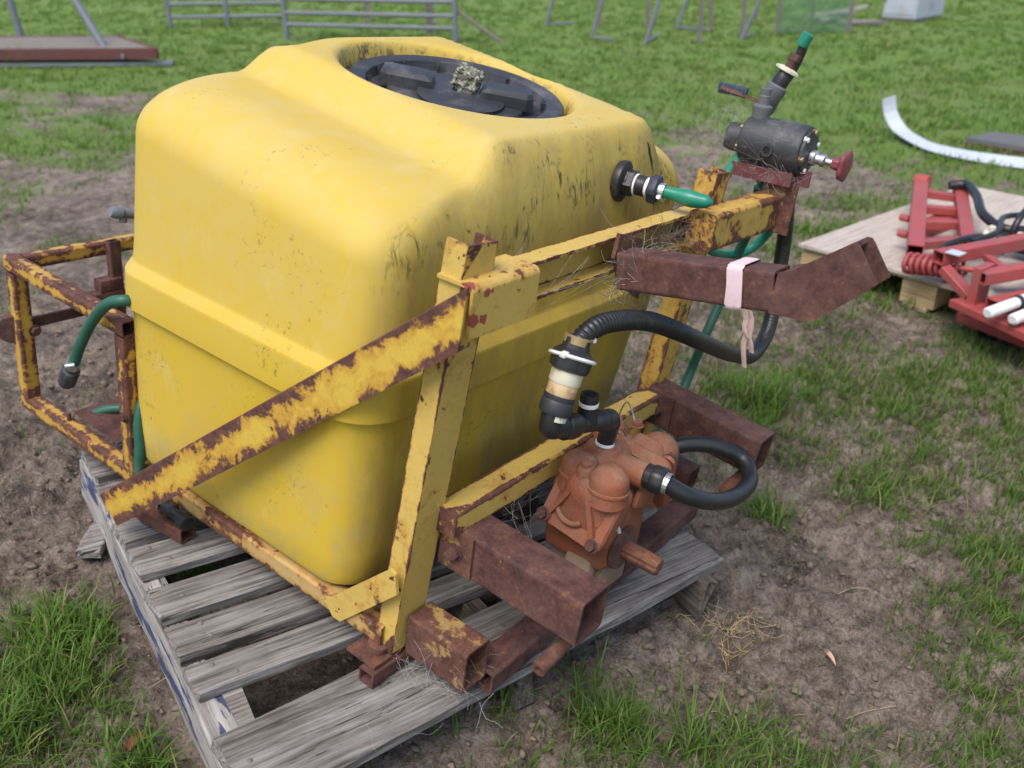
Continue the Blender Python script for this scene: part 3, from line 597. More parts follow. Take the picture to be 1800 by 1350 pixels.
# ------------------------------------------------------------------ the yellow tank
tank = thing('spray_tank', (.38, .37, .25), 'large weathered yellow plastic spray tank with a black screw lid', 'tank')
LC = V(.485, .392)          # lid centre
STEP = .064; TILT = .125                 # the roof falls towards the front
def lean(p): return (p[0]+.06*(p[2]-.66), p[1], p[2])
def rring(x0, x1, y0, y1, r, ks=36, kc=10):
    out = []
    seq = [((x0+r, y0), (x1-r, y0)), ((x1, y0+r), (x1, y1-r)), ((x1-r, y1), (x0+r, y1)), ((x0, y1-r), (x0, y0+r))]
    cen = [(x1-r, y0+r, -90), (x1-r, y1-r, 0), (x0+r, y1-r, 90), (x0+r, y0+r, 180)]
    for (s, e), (cx, cy, a0) in zip(seq, cen):
        for i in range(ks): t = i/ks; out.append((s[0]+(e[0]-s[0])*t, s[1]+(e[1]-s[1])*t))
        for i in range(kc): t = math.radians(a0+90*i/kc); out.append((cx+r*math.cos(t), cy+r*math.sin(t)))
    return out
def sst(x, a, b): t = min(1, max(0, (x-a)/(b-a))); return t*t*(3-2*t)
def roof(x, y):
    """height of the roof above the shoulder line: raised deck between two lower shoulders"""
    d = sst(x, .148, .224)*(1-sst(x, .735, .795))
    r_ = math.hypot(x-LC[0], y-LC[1]); back = sst(y, .60, .72)*(1-sst(x, .26, .46))
    return STEP*d*(1-.42*back*sst(r_, .27, .36))
ZS, RZ = .925, .108
rings = []; well = []
levels = [ # z, x0, x1, y0, y1, r
    (.262, -.030, .770, .085, .700, .05), (.252, -.045, .785, .065, .725, .06), (.258, -.058, .80, .050, .738, .07), (.275, -.066, .812, .042, .745, .08),
    (.33, -.070, .818, .037, .746, .085), (.42, -.076, .828, .030, .745, .085), (.52, -.082, .842, .024, .743, .085), (.60, -.088, .852, .018, .741, .085), (.618, -.090, .855, .016, .740, .085),
    (.6195, -.0905, .8555, .0155, .7405, .0855), (.6225, -.102, .867, .004, .745, .091), (.624, -.1045, .870, .0015, .7455, .0925), (.63, -.105, .8705, .001, .7455, .093), (.65, -.106, .872, .000, .746, .094), (.690, -.107, .874, -.001, .746, .094), (.696, -.107, .874, -.001, .746, .094), (.6985, -.1062, .8735, 0.0, .7455, .094),
    (.7155, -.0938, .864, .0138, .738, .0885), (.7185, -.0925, .8632, .0152, .7365, .088), (.724, -.092, .863, .016, .736, .088), (.75, -.091, .868, .017, .735, .088), (.81, -.090, .888, .018, .734, .088), (.87, -.089, .912, .019, .733, .088), (ZS, -.088, .935, .021, .732, .088)]
for z, x0, x1, y0, y1, r in levels:
    rings.append([lean((x, y, z+TILT*(y-.37)*sst(z, .75, ZS))) for x, y in rring(x0, x1, y0, y1, r)]); well.append(1.0)
z, x0, x1, y0, y1, r = levels[-1]; NF = 16
for k in range(1, NF+1):
    ph = PI/2*k/NF; ix = 1-math.cos(ph); s = math.sin(ph); RL, RR, RF, RB = .150, .105, .062, .066
    R = []; rr = r+.060*ix
    X0, X1, Y0, Y1 = x0+RL*ix, x1-RR*ix, y0+RF*ix, y1-RB*ix
    for x, y in rring(X0, X1, Y0, Y1, rr): R.append(lean((x, y, ZS+RZ*s+TILT*(y-.37)+roof(x, y)*s**1.2)))
    rings.append(R); well.append(1.0)
top = rring(X0, X1, Y0, Y1, rr); 
RW = .268
def circ(x, y, rad): a = math.atan2(y-LC[1], x-LC[0]); return (LC[0]+rad*math.cos(a), LC[1]+rad*math.sin(a))
for k in range(1, 9):
    t = k/8; R = []
    for x, y in top:
        cx, cy = circ(x, y, RW); X_, Y_ = x+(cx-x)*t, y+(cy-y)*t; R.append(lean((X_, Y_, ZS+RZ+TILT*(Y_-.37)+roof(X_, Y_))))
    rings.append(R); well.append(1.0)
for rad, dz, wv in ((.261, -.0015, 1.0), (.255, -.005, .9), (.250, -.011, .7), (.2465, -.019, .35), (.2435, -.030, 0), (.238, -.046, 0), (.235, -.055, 0), (.15, -.056, 0), (.02, -.056, 0)):
    R = []
    for x, y in top:
        X_, Y_ = circ(x, y, rad); R.append(lean((X_, Y_, ZS+RZ+TILT*(Y_-.37)+(roof(X_, Y_) if rad > .244 else STEP)+dz)))
    rings.append(R); well.append(wv)
tb = loft(rings, None, True, True, True, True)
tb.e = [well[i//len(rings[0])] for i in range(len(tb.v))]
tbo = obj('tank_body', tb, M['tank'], tank)
from mathutils.bvhtree import BVHTree
tree = BVHTree.FromPolygons([Vector(q) for q in tb.v], tb.f)
for strip in ([(.0, .0008), (-.006, .003), (-.013, .0042), (-.022, .005), (-.031, .0042), (-.040, .0046), (-.050, .0022), (-.060, .0006)], [(-.120, .0004), (-.128, .0014), (-.138, .0010), (-.150, .0003)]):
    rows = []; ck = MB()
    for dz, hw in strip:
        z_ = 1.018+dz; x_ = .738-.25*dz+.0012*math.sin(dz*900)
        row = []
        for s_ in (-1, 1):
            h_ = tree.ray_cast(Vector((x_+s_*hw, -.3, z_)), Vector((0, 1, 0)))[0]; row.append(V(*h_)+V(0, -.0009, 0))
        rows.append(row)
    loft(rows, ck, False, False); obj('crack', ck, M['black'], tbo)
# black base mat under the tank
obj('rubber_pad', sweep(rrect(.80, .67, .06), (.372, .392, .236), (.372, .392, .251), (0, 1, 0)), M['black'], tank)
# screw lid, in its own tilted frame
LO = Vector(lean((LC[0], LC[1], ZS+RZ+STEP+TILT*(LC[1]-.37)-.050))); LR = rot_to((-.06, -TILT, 1), (.60, -.80, 0)).to_4x4(); LM = Matrix.Translation(LO) @ LR
lid = obj('lid', lathe([(.05, .0), (.228, .0), (.232, .006), (.231, .022), (.227, .026), (.198, .026), (.193, .023), (.188, .004), (.178, .001), (.150, .001), (.147, .010), (.142, .013), (.02, .014), (.001, .014)], (0, 0, 0), (0, 0, 1), 72).xf(LM), M['black_dusty'], tank)
for k in range(14):
    a = 2*PI*k/14+.1; r0, r1 = .182, .1935
    obj('rib', sweep(flat(.003, .020), (r0*math.cos(a), r0*math.sin(a), .012), (r1*math.cos(a), r1*math.sin(a), .012), (0, 0, 1)).xf(LM) if False else bevbox(((r0+r1)/2*math.cos(a), (r0+r1)/2*math.sin(a), .012), (r1-r0, .003, .020), .0, Matrix.Rotation(a, 3, 'Z'), None, 1).xf(LM), M['black_dusty'], lid)
for sx_ in (-1, 1):
    # raised grip: plan outline extruded with a sloped inner end
    o0 = [(.045, -.032), (.150, -.030), (.166, -.018), (.166, .020), (.150, .031), (.045, .030)]; o1 = [(.066, -.026), (.148, -.025), (.158, -.016), (.158, .016), (.146, .026), (.066, .025)]
    g = loft([[(sx_*x, y, .012) for x, y in o0], [(sx_*(x*.6+xx*.4), y, .036) for (x, y), (xx, yy) in zip(o0, o1)], [(sx_*x, y, .046) for x, y in o1]], None, False, True, False, True)
    if sx_ < 0: g.f = [tuple(reversed(f)) for f in g.f]
    obj('grip', g.xf(LM), M['black_dusty'], lid)
obj('centre_disc', lathe([(.09, .012), (.092, .020), (.088, .0225), (.01, .0225)], (.012, -.040, 0), (0, 0, 1), 40).xf(LM), M['black_dusty'], lid)
lump = bmesh.new(); bmesh.ops.create_icosphere(lump, subdivisions=4, radius=1.0)
rg = np.random.default_rng(5); vs = []
for v in lump.verts:
    c = np.array(v.co); c = np.sign(c)*np.abs(c)**.55
    k = 1+.10*math.sin(9*c[0]+4*c[1])+.08*math.sin(13*c[2]+7*c[1])+rg.normal(0, .045); vs.append((c[0]*.028*k, c[1]*.023*k, .046+c[2]*.027*k))
lm = MB().add(vs, [tuple(v.index for v in f.verts) for f in lump.faces], None, False); lump.free()
obj('lichen_lump', lm.xf(LM @ Matrix.Translation((.005, .008, 0)) @ Matrix.Rotation(.3, 4, 'Y')), M['lichen'], lid, label='grey lichen covered lump on the lid centre')
# bulkhead fitting on the front face, with the hose stub clamped on
FO = V(.622, .022, .952); ax = nrm(V(.18, -1, -.02))*.76; ft = obj('tank_fitting', lathe([(.040, -.01), (.043, 0), (.042, .006), (.034, .010), (.026, .012), (.026, .016)], FO, ax, 32), M['black'], tank)
obj('lock_nut', hexn(FO+ax*.014, FO+ax*.038, .028), M['black'], ft)
obj('tape_ring', cyl(FO+ax*.038, FO+ax*.044, .0225, 24), M['tape'], ft); obj('reducer', cyl(FO+ax*.044, FO+ax*.070, .0215, 12), M['black'], ft)
obj('tape_ring', cyl(FO+ax*.070, FO+ax*.082, .020, 24), M['tape'], ft)
obj('wing_nut', lathe([(.024, .062), (.026, .065), (.026, .079), (.022, .082)], FO, ax, 32, shp=lambda t: 1+.13*(math.cos(6*t) > .3)), m_simple('navy_plastic', (.03, .035, .06), .5, .2), ft)
"""green capped stub"""
obj('hose_clamp', pipe(FO+ax*.108, FO+ax*.124, .0165, .014, 20), M['steel'], ft); obj('clamp_screw', cyl(FO+ax*.116+V(-.020, -.004, -.008), FO+ax*.116+V(.004, 0, -.024), .0055, 10), M['steel'], ft)
e_ = FO+ax*.108
obj('capped_hose', hose([e_, e_+ax*.05, e_+ax*.10+V(.002, 0, -.001), e_+ax*.145+V(.006, 0, .001)], .014, 16, None, .004, lambda s: (.0125+.0045*math.exp(-((s-.066)/.024)**2))*(1.0 if s < .100 else max(.25, 1-((s-.100)/.0125)**2))), M['green'], None, 'short bright green hose stub clamped to the tank fitting', 'hose')

# ------------------------------------------------------------------ the steel frame of the sprayer
fr = thing('sprayer_frame', (.38, .5, .15), 'rusty yellow steel three-point linkage frame around the tank', 'frame')
def F(name, mb, mat, parent=None, label=None): return obj(name, mb, M[mat], parent or fr, label)
# front legs: channels, open towards the tank
F('front_leg', sweep(chan(.072, .042), (-.042, -.073, .19), (.001, -.122, .967), (0, 1, 0), nlen=6), 'frame')
F('front_leg', sweep(chan(.062, .044), (.742, -.078, .19), (.768, -.131, .988), (0, 1, 0), nlen=6), 'frame_rusty')
F('top_beam', sweep(chan(.070, .040), (.035, -.082, .8755), (.745, -.082, .8785), (0, -1, 0), nlen=6), 'frame')
# folded cover plate over the left end of the top beam
t_ = .006; rr_ = .012
cov = [(.0, -.084), (.0, -rr_)]+[(rr_-rr_*math.cos(a), -rr_+rr_*math.sin(a)) for a in np.linspace(.3, 1.27, 4)]+[(rr_, 0), (.073, .0), (.073, -t_), (rr_, -t_), (t_, -rr_), (t_, -.084)]
F('cover_plate', sweep(cov, (-.046, -.150, .9165), (.118, -.150, .9165), (0, 0, 1), wear=.03, nlen=3), 'sleeve')
# box end piece and the upright plate that carries the regulator
F('box_end', sweep(rrect(.060, .078, .007), (.668, -.150, .885), (.992, -.150, .882), nlen=3), 'frame_rusty')
F('upright_plate', sweep(flat(.082, .007), (1.000, -.168, .836), (1.000, -.168, .952), (1, 0, 0)), 'rust_yellow')
F('lower_beam', sweep(rrect(.055, .050, .006), (-.004, -.102, .463), (.708, -.098, .466), nlen=6), 'frame')
la = F('lower_link_arm', rhs((.060, -.078, .402), (.060, -.385, .391), .080, .091, .005), 'rust')
F('bolt_plate', sweep(flat(.074, .006), (.0165, -.122, .360), (.0165, -.122, .442), (1, 0, 0)), 'rust_yellow', la); F('bolt', bolt((.0135, -.122, .400), (-1, 0, 0), .013, .009), 'rust', la)
F('hitch_pin', pipe((.105, -.345, .318), (-.012, -.342, .292), .0135, .007), 'rust_warm', la)
la2 = F('lower_link_arm', rhs((.737, -.088, .456), (.737, -.372, .434), .072, .088, .005), 'rust')
F('bolt_plate', sweep(flat(.072, .006), (.698, -.125, .416), (.698, -.125, .492), (1, 0, 0)), 'rust', la2); F('bolt', bolt((.695, -.125, .455), (-1, 0, 0), .012, .008), 'rust', la2)
F('hitch_pin', cyl((.79, -.345, .378), (.640, -.342, .366), .0135), 'rust_warm', la2)
F('lower_stub', rhs((-.020, -.084, .228), (-.020, -.222, .226), .064, .088, .005), 'rust_yellow'); F('lower_stub', rhs((.852, -.085, .236), (.852, -.182, .232), .060, .060, .005), 'rust')
F('cross_bar', rhs((.010, -.212, .1735), (.822, -.196, .1735), .058, .046, .005), 'rust')
F('pump_mount', sweep([(-.05, 0), (.05, 0), (.05, .006), (-.05, .006)], (.30, -.20, .199), (.47, -.20, .199), (0, 0, 1)), 'rust_dusty')
# top link: bracket, arm and the upturned channel end
tl = F('top_link_arm', rhs((.392, -.150, .8600), (.392, -.441, .9130), .066, .069, .005), 'rust', None)
pl = [(.372, .925), (.455, .902), (.492, .850), (.484, .775), (.404, .822), (.365, .880)]
br = MB(); vs = [(x, -.130, z) for x, z in pl]+[(x, -.138, z) for x, z in pl]; n_ = len(pl)
br.add(vs, [tuple(range(n_)), tuple(range(2*n_-1, n_-1, -1))]+[(i, n_+i, n_+(i+1) % n_, (i+1) % n_) for i in range(n_)], [0]*len(vs)); F('bracket_plate', br, 'rust_warm', tl)
hk = [(-.4412, .8785), (-.4412, .9475), (-.462, .9575), (-.543, 1.0255), (-.551, 1.0255), (-.556, 1.021), (-.594, .975), (-.520, .893), (-.500, .8845)]; hn = len(hk)
def side_plate(x0, x1, top): return MB().add([(x0, y, z) for y, z in hk]+[(x1, y, z) for y, z in hk], [tuple(range(hn)), tuple(range(2*hn-1, hn-1, -1))]+[(i, hn+i, hn+(i+1) % hn, (i+1) % hn) for i in range(hn)], [.01]*(2*hn))
F('hook_cheek', side_plate(.3585, .3645, 1), 'rust', tl); F('hook_cheek', side_plate(.4195, .4255, 1), 'rust', tl)
F('hook_web', sweep(flat(.0545, .006), (.392, -.446, .9455), (.392, -.463, .9535), (0, 0, 1)), 'rust', tl); F('hook_web', sweep(flat(.0545, .006), (.392, -.4635, .9545), (.392, -.546, 1.0212), (0, .6, .8)), 'rust', tl)
# pink webbing strap round the arm
st = MB(); az_ = nrm(V(0, -.320, .0575)); sc0 = V(.392, -.372, .9004); sa, sb, sw = frame_of(sc0, sc0+az_, (0, 0, 1)); ring = rrect(.074, .077, .010, 4)
for k_, (o_, w_) in enumerate(((0, .020), (.008, .020), (.003, .024))):
    ro = [np.array(q)*(1+.012*k_) for q in ring]
    loft([[sc0+sa*q[0]+sb*q[1]+sw*(o_-w_/2+.006*math.sin(3*i+k_)*.3) for i, q in enumerate(ro)], [sc0+sa*q[0]*1.01+sb*q[1]*1.01+sw*(o_) for i, q in enumerate(ro)], [sc0+sa*q[0]+sb*q[1]+sw*(o_+w_/2+.004*math.sin(2*i+k_)*.3) for i, q in enumerate(ro)]], st, True)
strap = obj('webbing_strap', st, M['strap'], None, 'pale pink webbing strap wound round the rusty top arm', 'strap')
tail = MB()
for dx, ln in ((0, .098), (.006, .07), (-.006, .045)):
    p = V(.358+dx*.3, -.405-dx, .872); pts = [p+V(.002*math.sin(k*1.3+dx*100), -.0045*k*.8+.002*math.cos(k*2+dx*90), -ln*k/5) for k in range(6)]
    loft([[q+V(0, -.0045, 0), q+V(.001, 0, 0), q+V(0, .0045, 0), q+V(-.001, 0, 0)] for q in pts], tail, False, True, True, True)
obj('frayed_tail', tail, M['strap_old'], strap)
# long diagonal brace along the left side of the tank
b0, b1 = V(-.078, -.160, .876), V(-.200, .640, .199)
bmb = sweep([(0, -.038), (0, .036), (-.006, .038), (-.006, -.032), (-.034, -.032), (-.034, -.038)], b0, b1, (0, 0, 1), wear=.036, nlen=10, ends=False)
_a, _b, _w = frame_of(b0, b1, (0, 0, 1))
for i_, q_ in enumerate(bmb.v):                      # upper end cut plumb
    t__ = np.dot(V(*q_)-b0, _w)
    if t__ < .05: bmb.v[i_] = tuple(V(*q_)-_w*np.dot(V(*q_)-b0, _b)*.95*(1 if t__ < .01 else .6))
F('diagonal_brace', bmb, 'brace')
# bottom rails
F('bottom_rail', rhs((-.066, -.052, .223), (-.070, .722, .222), .042, .042, .004), 'rail'); F('bottom_rail', rhs((.826, -.05, .223), (.826, 1.16, .222), .042, .042, .004), 'rail')
F('rear_rail', rhs((-.088, .700, .2075), (-.088, 1.181, .2065), .036, .038, .004), 'rack'); F('floor_bar', rhs((-.04, .40, .216), (.80, .40, .216), .04, .030, .004), 'rail'); F('floor_bar', rhs((-.04, .66, .216), (.80, .66, .216), .04, .030, .004), 'rail')
gq = [(.092, .232), (.075, .243), (-.068, .388), (-.082, .384), (-.089, .345), (.046, .204), (.066, .204)]; gn = len(gq)
F('gusset', MB().add([(-.087, y, z) for y, z in gq]+[(-.0935, y, z) for y, z in gq], [tuple(range(gn)), tuple(range(2*gn-1, gn-1, -1))]+[(i, gn+i, gn+(i+1) % gn, (i+1) % gn) for i in range(gn)], [.004]*(2*gn)), 'frame')
F('foot_plate', sweep(flat(.072, .006), (-.118, -.036, .184), (-.045, -.036, .184), (0, 0, 1)), 'rust_warm'); F('foot_tube', rhs((-.126, -.060, .1615), (.02, -.060, .1615), .036, .032, .004, r=.004), 'rust')
F('foot_spacer', cyl((-.082, -.040, .185), (-.080, -.044, .205), .020, 14), 'rust_warm'); F('foot_stub', rhs((-.118, .640, .163), (-.102, .505, .163), .040, .034, .004, r=.004), 'rust_warm')
# rear rack
for (x, y) in ((-.090, 1.163), (-.090, .715), (.83, 1.163), (.83, .76)):
    F('rack_post', rhs((x, y, .226), (x, y, .546), .036, .036, .003, (0, 1, 0), .005), 'rack')
F('rack_top_rail', rhs((-.090, .698, .565), (-.090, 1.183, .566), .036, .036, .003), 'rack'); F('rack_top_rail', rhs((.83, .76, .565), (.83, 1.198, .566), .036, .036, .003), 'rack')
F('rack_cross_bar', rhs((-.0715, 1.165, .567), (.811, 1.165, .569), .034, .034, .003), 'rack'); F('rack_strip', sweep(flat(.026, .008), (-.071, 1.168, .411), (.811, 1.168, .413), (0, 1, 0)), 'rust')
up_ = F('rack_upright', rhs((.140, 1.135, .395), (.137, 1.137, .590), .030, .022, .003, (0, 1, 0), .003), 'rust')
F('rack_bracket', bevbox((.085, 1.13, .452), (.13, .034, .034), .003), 'rust'); F('rack_bracket', bevbox((.115, 1.13, .485), (.06, .034, .030), .003), 'rust')
F('rack_disc', cyl((-.112, 1.168, .402), (-.100, 1.186, .404), .036, 24), 'rust'); F('rack_bolt', cyl((-.088, .990, .226), (-.088, .990, .247), .005, 8), 'rust'); F('bolt', bolt((-.072, 1.144, .40), (0, -1, 0), .011, .009), 'rust')
F('tray_plate', sweep([(-.07, 0), (.07, 0), (.07, .005), (-.07, .005)], (.0, .815, .231), (.0, 1.0, .236), (0, 0, 1)), 'rust')
F('bolt', bolt((-.1085, .71, .36), (-1, 0, 0), .009, .006), 'rust')
# weld bolts on the front
F('bolt', bolt((.398, -.1385, .835), (0, -1, 0), .010, .007), 'rust', tl)

# ------------------------------------------------------------------ diaphragm pump with splined shaft
pump = thing('diaphragm_pump', (.37, -.2, .2), 'orange cast iron diaphragm pump with splined drive shaft on the cross bar', 'pump')
def U(name, mb, mat, parent=None, label=None): return obj(name, mb, M[mat], parent or pump, label)
U('crankcase', bevbox((.365, -.195, .365), (.150, .150, .170), .022, None, None, 3), 'pump')
U('base', bevbox((.375, -.195, .245), (.105, .120, .085), .012, None, None, 2), 'pump_dust'); 
for y_ in (-.150, -.245): U('foot', bevbox((.325, y_, .222), (.045, .030, .045), .008), 'pump_dust')
def dome(c, r, z0, z1, mb=None, n=28):
    prof = [(r*1.04, 0), (r, .012), (r*.985, z1-z0-r*.9)]+[(r*.985*math.cos(a), z1-z0-r*.9+r*.9*math.sin(a)) for a in np.linspace(.18, 1.50, 9)]+[(.001, z1-z0)]
    mb = lathe(prof, (c[0], c[1], z0), (0, 0, 1), n, mb, True, caps=False)
    zl = z0+(z1-z0)*.30; return lathe([(r*.97, -.001), (r*1.045, .0), (r*1.06, .003), (r*1.045, .006), (r*.97, .007)], (c[0], c[1], zl), (.08, 0, 1), n, mb, False, caps=False)
def head(sgn, xc, name):
    nL = nrm(V(-.90*sgn, 0, .42)); up_ = nrm(V(.42*sgn, -.10, .90)); R3 = rot_to(nL, np.cross(up_, nL)); o = V(xc, -.220, .4375)
    Mh = Matrix.Translation(Vector(o)) @ R3.to_4x4()      # local: z outwards, y up the plate, x across
    w2, h2 = .073, .068
    outl = rrect(2*w2, 2*h2, .024, 6); ring0 = [(x, y, -.026) for x, y in outl]; ring1 = [(x, y, .0) for x, y in outl]; ring2 = [(x*.95, y*.95, .006) for x, y in outl]
    h = loft([ring0, ring1, ring2], None, False, True, True, True)
    hp = U('head_plate', h.xf(Mh), 'pump')
    # bell between the plate and the valve domes
    b = MB(); rings_ = []
    for t, w_, hh, yo in ((0, .054, .048, .008), (.12, .051, .045, .011), (.3, .045, .036, .020), (.6, .040, .028, .030), (.85, .034, .022, .036), (1.0, .024, .012, .040)):
        rings_.append([(x, y+yo, .004+.038*t) for x, y in rrect(2*w_, 2*hh, min(.026, hh*.8), 5)])
    loft(rings_, b, True, True, False, True); U('bell', b.xf(Mh), 'pump', hp)
    for sx_, sy_ in ((-1, -1), (1, -1), (-1, 1), (1, 1)):
        q = Mh @ Vector((sx_*(w2-.014), sy_*(h2-.014), .004)); bs = MB(); lathe([(.015, 0), (.0145, .008), (.012, .010)], q, nL, 16, bs); U('boss', bs, 'pump', hp)
        U('bolt', bolt(V(*q)+nL*.010, nL, .0105, .009), 'rust', hp)
    for sx_ in (1, -1):      # triangular webs from the lower corner bosses to the bell
        p_ = Vector((sx_*(w2-.020), -h2+.020, 0)); q_ = Vector((sx_*.020, .020, 0)); d_ = (q_-p_); n_ = Vector((-d_.y, d_.x, 0)).normalized()*.0048; rb = MB()
        tri = [(0, .003), (0, .013), (.55, .026), (1.0, .040), (1.0, .003)]
        vs_ = [p_+d_*t+n_*s+Vector((0, 0, z)) for s in (-1, 1) for t, z in tri]; rb.add([tuple(v) for v in vs_], [(4, 3, 2, 1, 0), (5, 6, 7, 8, 9)]+[(i, (i+1) % 5, 5+(i+1) % 5, 5+i) for i in range(5)]); U('rib', rb.xf(Mh), 'pump', hp)
    # date boss: raised crescent
    cr = MB(); pts = [Mh @ Vector((.034*math.cos(a)-.010, .030*math.sin(a)-.012, .012)) for a in np.linspace(3.6, 5.7, 8)]; hose(pts, .0055, 8, cr, .008); U('crescent', cr, 'pump', hp)
    return hp, Mh
hpL, MhL = head(1, .262, 'l'); hpR, MhR = head(-1, .470, 'r')
U('valve_dome', dome((.286, -.186), .037, .455, .531), 'pump'); U('valve_dome', dome((.274, -.258), .039, .462, .536), 'pump')
U('valve_dome', dome((.505, -.235), .044, .36, .508), 'pump'); U('valve_dome', dome((.462, -.140), .042, .38, .522), 'pump')
U('bolt', bolt((.262, -.213, .519), (-.1, 0, 1), .011, .008), 'pump'); U('boss', lathe([(.018, 0), (.017, .04), (.014, .045)], (.262, -.213, .476), (-.05, 0, 1), 16), 'pump'); U('bolt', bolt((.490, -.183, .512), (0, 0, 1), .012, .010), 'pump')
U('inlet_boss', lathe([(.046, 0), (.040, .03), (.036, .05), (.030, .056)], (.358, -.190, .465), (0, 0, 1), 28), 'pump')
U('manifold', hose([(.285, -.180, .490), (.325, -.200, .492), (.362, -.215, .486), (.365, -.255, .487), (.368, -.285, .488)], .027, 18, None, .008), 'pump'); U('manifold', hose([(.340, -.205, .484), (.400, -.200, .478), (.450, -.170, .470), (.480, -.190, .462)], .030, 18, None, .01), 'pump')
U('gland', bevbox((.395, -.278, .430), (.075, .012, .050), .004, Matrix.Rotation(.35, 3, 'Y')), 'pump')
sd = U('shaft_seal', lathe([(.045, 0), (.047, .004), (.045, .010), (.030, .013), (.024, .014)], (.350, -.268, .325), (0, -1, 0), 36), 'rust_dusty')
U('drive_shaft', lathe([(.0185, 0), (.0195, .004), (.0195, .072), (.017, .078), (.010, .079)], (.350, -.281, .325), (.02, -1, -.02), 72, smooth=False, shp=lambda t: 1.0 if (t*6/(2*PI)) % 1 < .62 else .80), 'rust_warm')
U('weld_bead', hose([(.300, -.262, .410), (.325, -.268, .380), (.342, -.270, .350)], .005, 8, None, .008), 'white')
U('mud_lump', bevbox((.296, -.215, .255), (.035, .065, .10), .014, Matrix.Rotation(.15, 3, 'Y'), None, 2), 'pump_dust')

# outlet nut and the looped black delivery hose
dh = [(0.375, -0.315, 0.488), (0.409, -0.360, 0.462), (0.483, -0.390, 0.432), (0.581, -0.400, 0.416), (0.652, -0.385, 0.417), (0.680, -0.350, 0.435), (0.658, -0.310, 0.451), (0.621, -0.260, 0.453), (0.568, -0.210, 0.437), (0.530, -0.180, 0.420)]
dho = obj('delivery_hose', hose(dh, .0175, 20, None, .006), M['rubber'], None, 'thick black rubber hose looped from the pump outlet', 'hose')
d0 = nrm(V(*dh[0])-V(.368, -.270, .490)); n0 = V(*dh[0])-d0*.050
obj('tape_ring', cyl(n0, n0+d0*.006, .0215, 20), M['tape'], dho); obj('hose_nut', lathe([(.022, .006), (.0235, .009), (.0235, .034), (.020, .036)], n0, d0, 32, shp=lambda t: 1+.05*(math.cos(8*t) > .2)), M['black'], dho)
obj('hose_nut', lathe([(.0255, .034), (.027, .037), (.027, .056), (.024, .060)], n0-d0*.004, d0, 32, shp=lambda t: 1+.05*(math.cos(8*t) > .2)), M['black'], dho)
obj('hose_clamp', pipe(V(*dh[0])+d0*.006, V(*dh[0])+d0*.016, .0212, .0192, 20), M['steel'], dho)

# suction side: ribbed hose, cam coupling, elbow and tee standing on the pump inlet
sh = [(0.175, -0.200, 0.764), (0.190, -0.200, 0.788), (0.222, -0.205, 0.805), (0.296, -0.210, 0.801), (0.393, -0.215, 0.777), (0.509, -0.220, 0.730), (0.657, -0.220, 0.663), (0.840, -0.215, 0.585), (0.978, -0.210, 0.546), (1.061, -0.200, 0.584), (1.100, -0.180, 0.688), (1.108, -0.170, 0.771), (1.097, -0.165, 0.842), (1.090, -0.150, 0.93)]
obj('suction_hose', hose(sh, .0185, 20, None, .0016, lambda s: .0178+.0011*math.sin(2*PI*s/.0085)*(1.0 if s < .34 else max(.25, 1-(s-.34)*5))), M['rubber'], None, 'long ribbed black suction hose arching from the coupling to the regulator', 'hose')
cp = thing('suction_coupling', (.2, -.2, .54), 'black and white hose coupling with elbow and tee above the pump', 'coupling')
def K(name, mb, mat, parent=None, label=None): return obj(name, mb, M[mat], parent or cp, label)
a0 = V(.138, -.2, .655); a1 = V(.175, -.2, .768); ad = nrm(a1-a0)
K('elbow', hose([a0+ad*.028, a0+ad*.004, V(.140, -.2, .640), V(.165, -.2, .632), V(.185, -.2, .625)], .0205, 18, None, .004), 'black')
K('elbow_collar', lathe([(.0265, .012), (.0285, .016), (.0285, .034), (.0265, .037), (.0275, .040), (.0275, .046)], a0, ad, 24), 'black_dusty')
K('stained_sleeve', lathe([(.0255, .040), (.0260, .044), (.0260, .066), (.0250, .068)], a0, ad, 28), 'stain'); K('valve_body', lathe([(.0265, .066), (.0280, .069), (.0275, .090), (.0290, .092), (.0290, .096)], a0, ad, 28), 'cream')
nutm = K('coupling_nut', lathe([(.030, .090), (.0345, .093), (.0355, .100), (.0355, .118), (.030, .123), (.024, .128), (.0225, .146)], a0, ad, 36, shp=lambda t: 1+.09*(math.cos(4*t+.5) > .55)), 'black')
tz = []; tn = nrm(ad+V(.12, .1, 0)); ta = nrm(np.cross(tn, V(0, 1, 0))); tb_ = np.cross(tn, ta)
for i in range(25): a = 2*PI*i/24; tz.append(a0+ad*.112+(ta*math.cos(a)+tb_*math.sin(a))*.0385)
K('cable_tie', hose(tz, .0035, 6, None, .004), 'white', nutm); K('cable_tie_head', bevbox(tz[0]+V(.002, -.004, 0), (.014, .012, .009), .002), 'white', nutm)
K('hose_clamp', pipe(a0+ad*.136, a0+ad*.150, .0245, .0215, 24), 'brass'); K('clamp_screw', cyl(a0+ad*.143+V(.018, -.020, 0), a0+ad*.143+V(.034, -.010, -.004), .0055, 10), 'steel')
lb = MB(); la_, lb_, lw = frame_of(a0, a0+ad, (0, -1, 0))
loft([[a0+ad*(.002+.012*v_)+(la_*math.cos(t)+lb_*math.sin(t))*.0242 for t in np.linspace(.7, 2.2, 8)] for v_ in (0, 1)], lb, True, False); K('paper_label', lb, 'label')
td = nrm(V(.392, -.2, .572)-V(.185, -.2, .625))
tt = V(.185, -.2, .625)
K('taped_joint', lathe([(.019, 0), (.0235, .004), (.0230, .018), (.0245, .028), (.0225, .046), (.0205, .050)], tt-td*.010, td, 20, shp=lambda t: 1+.05*math.sin(3*t+1)), 'black')
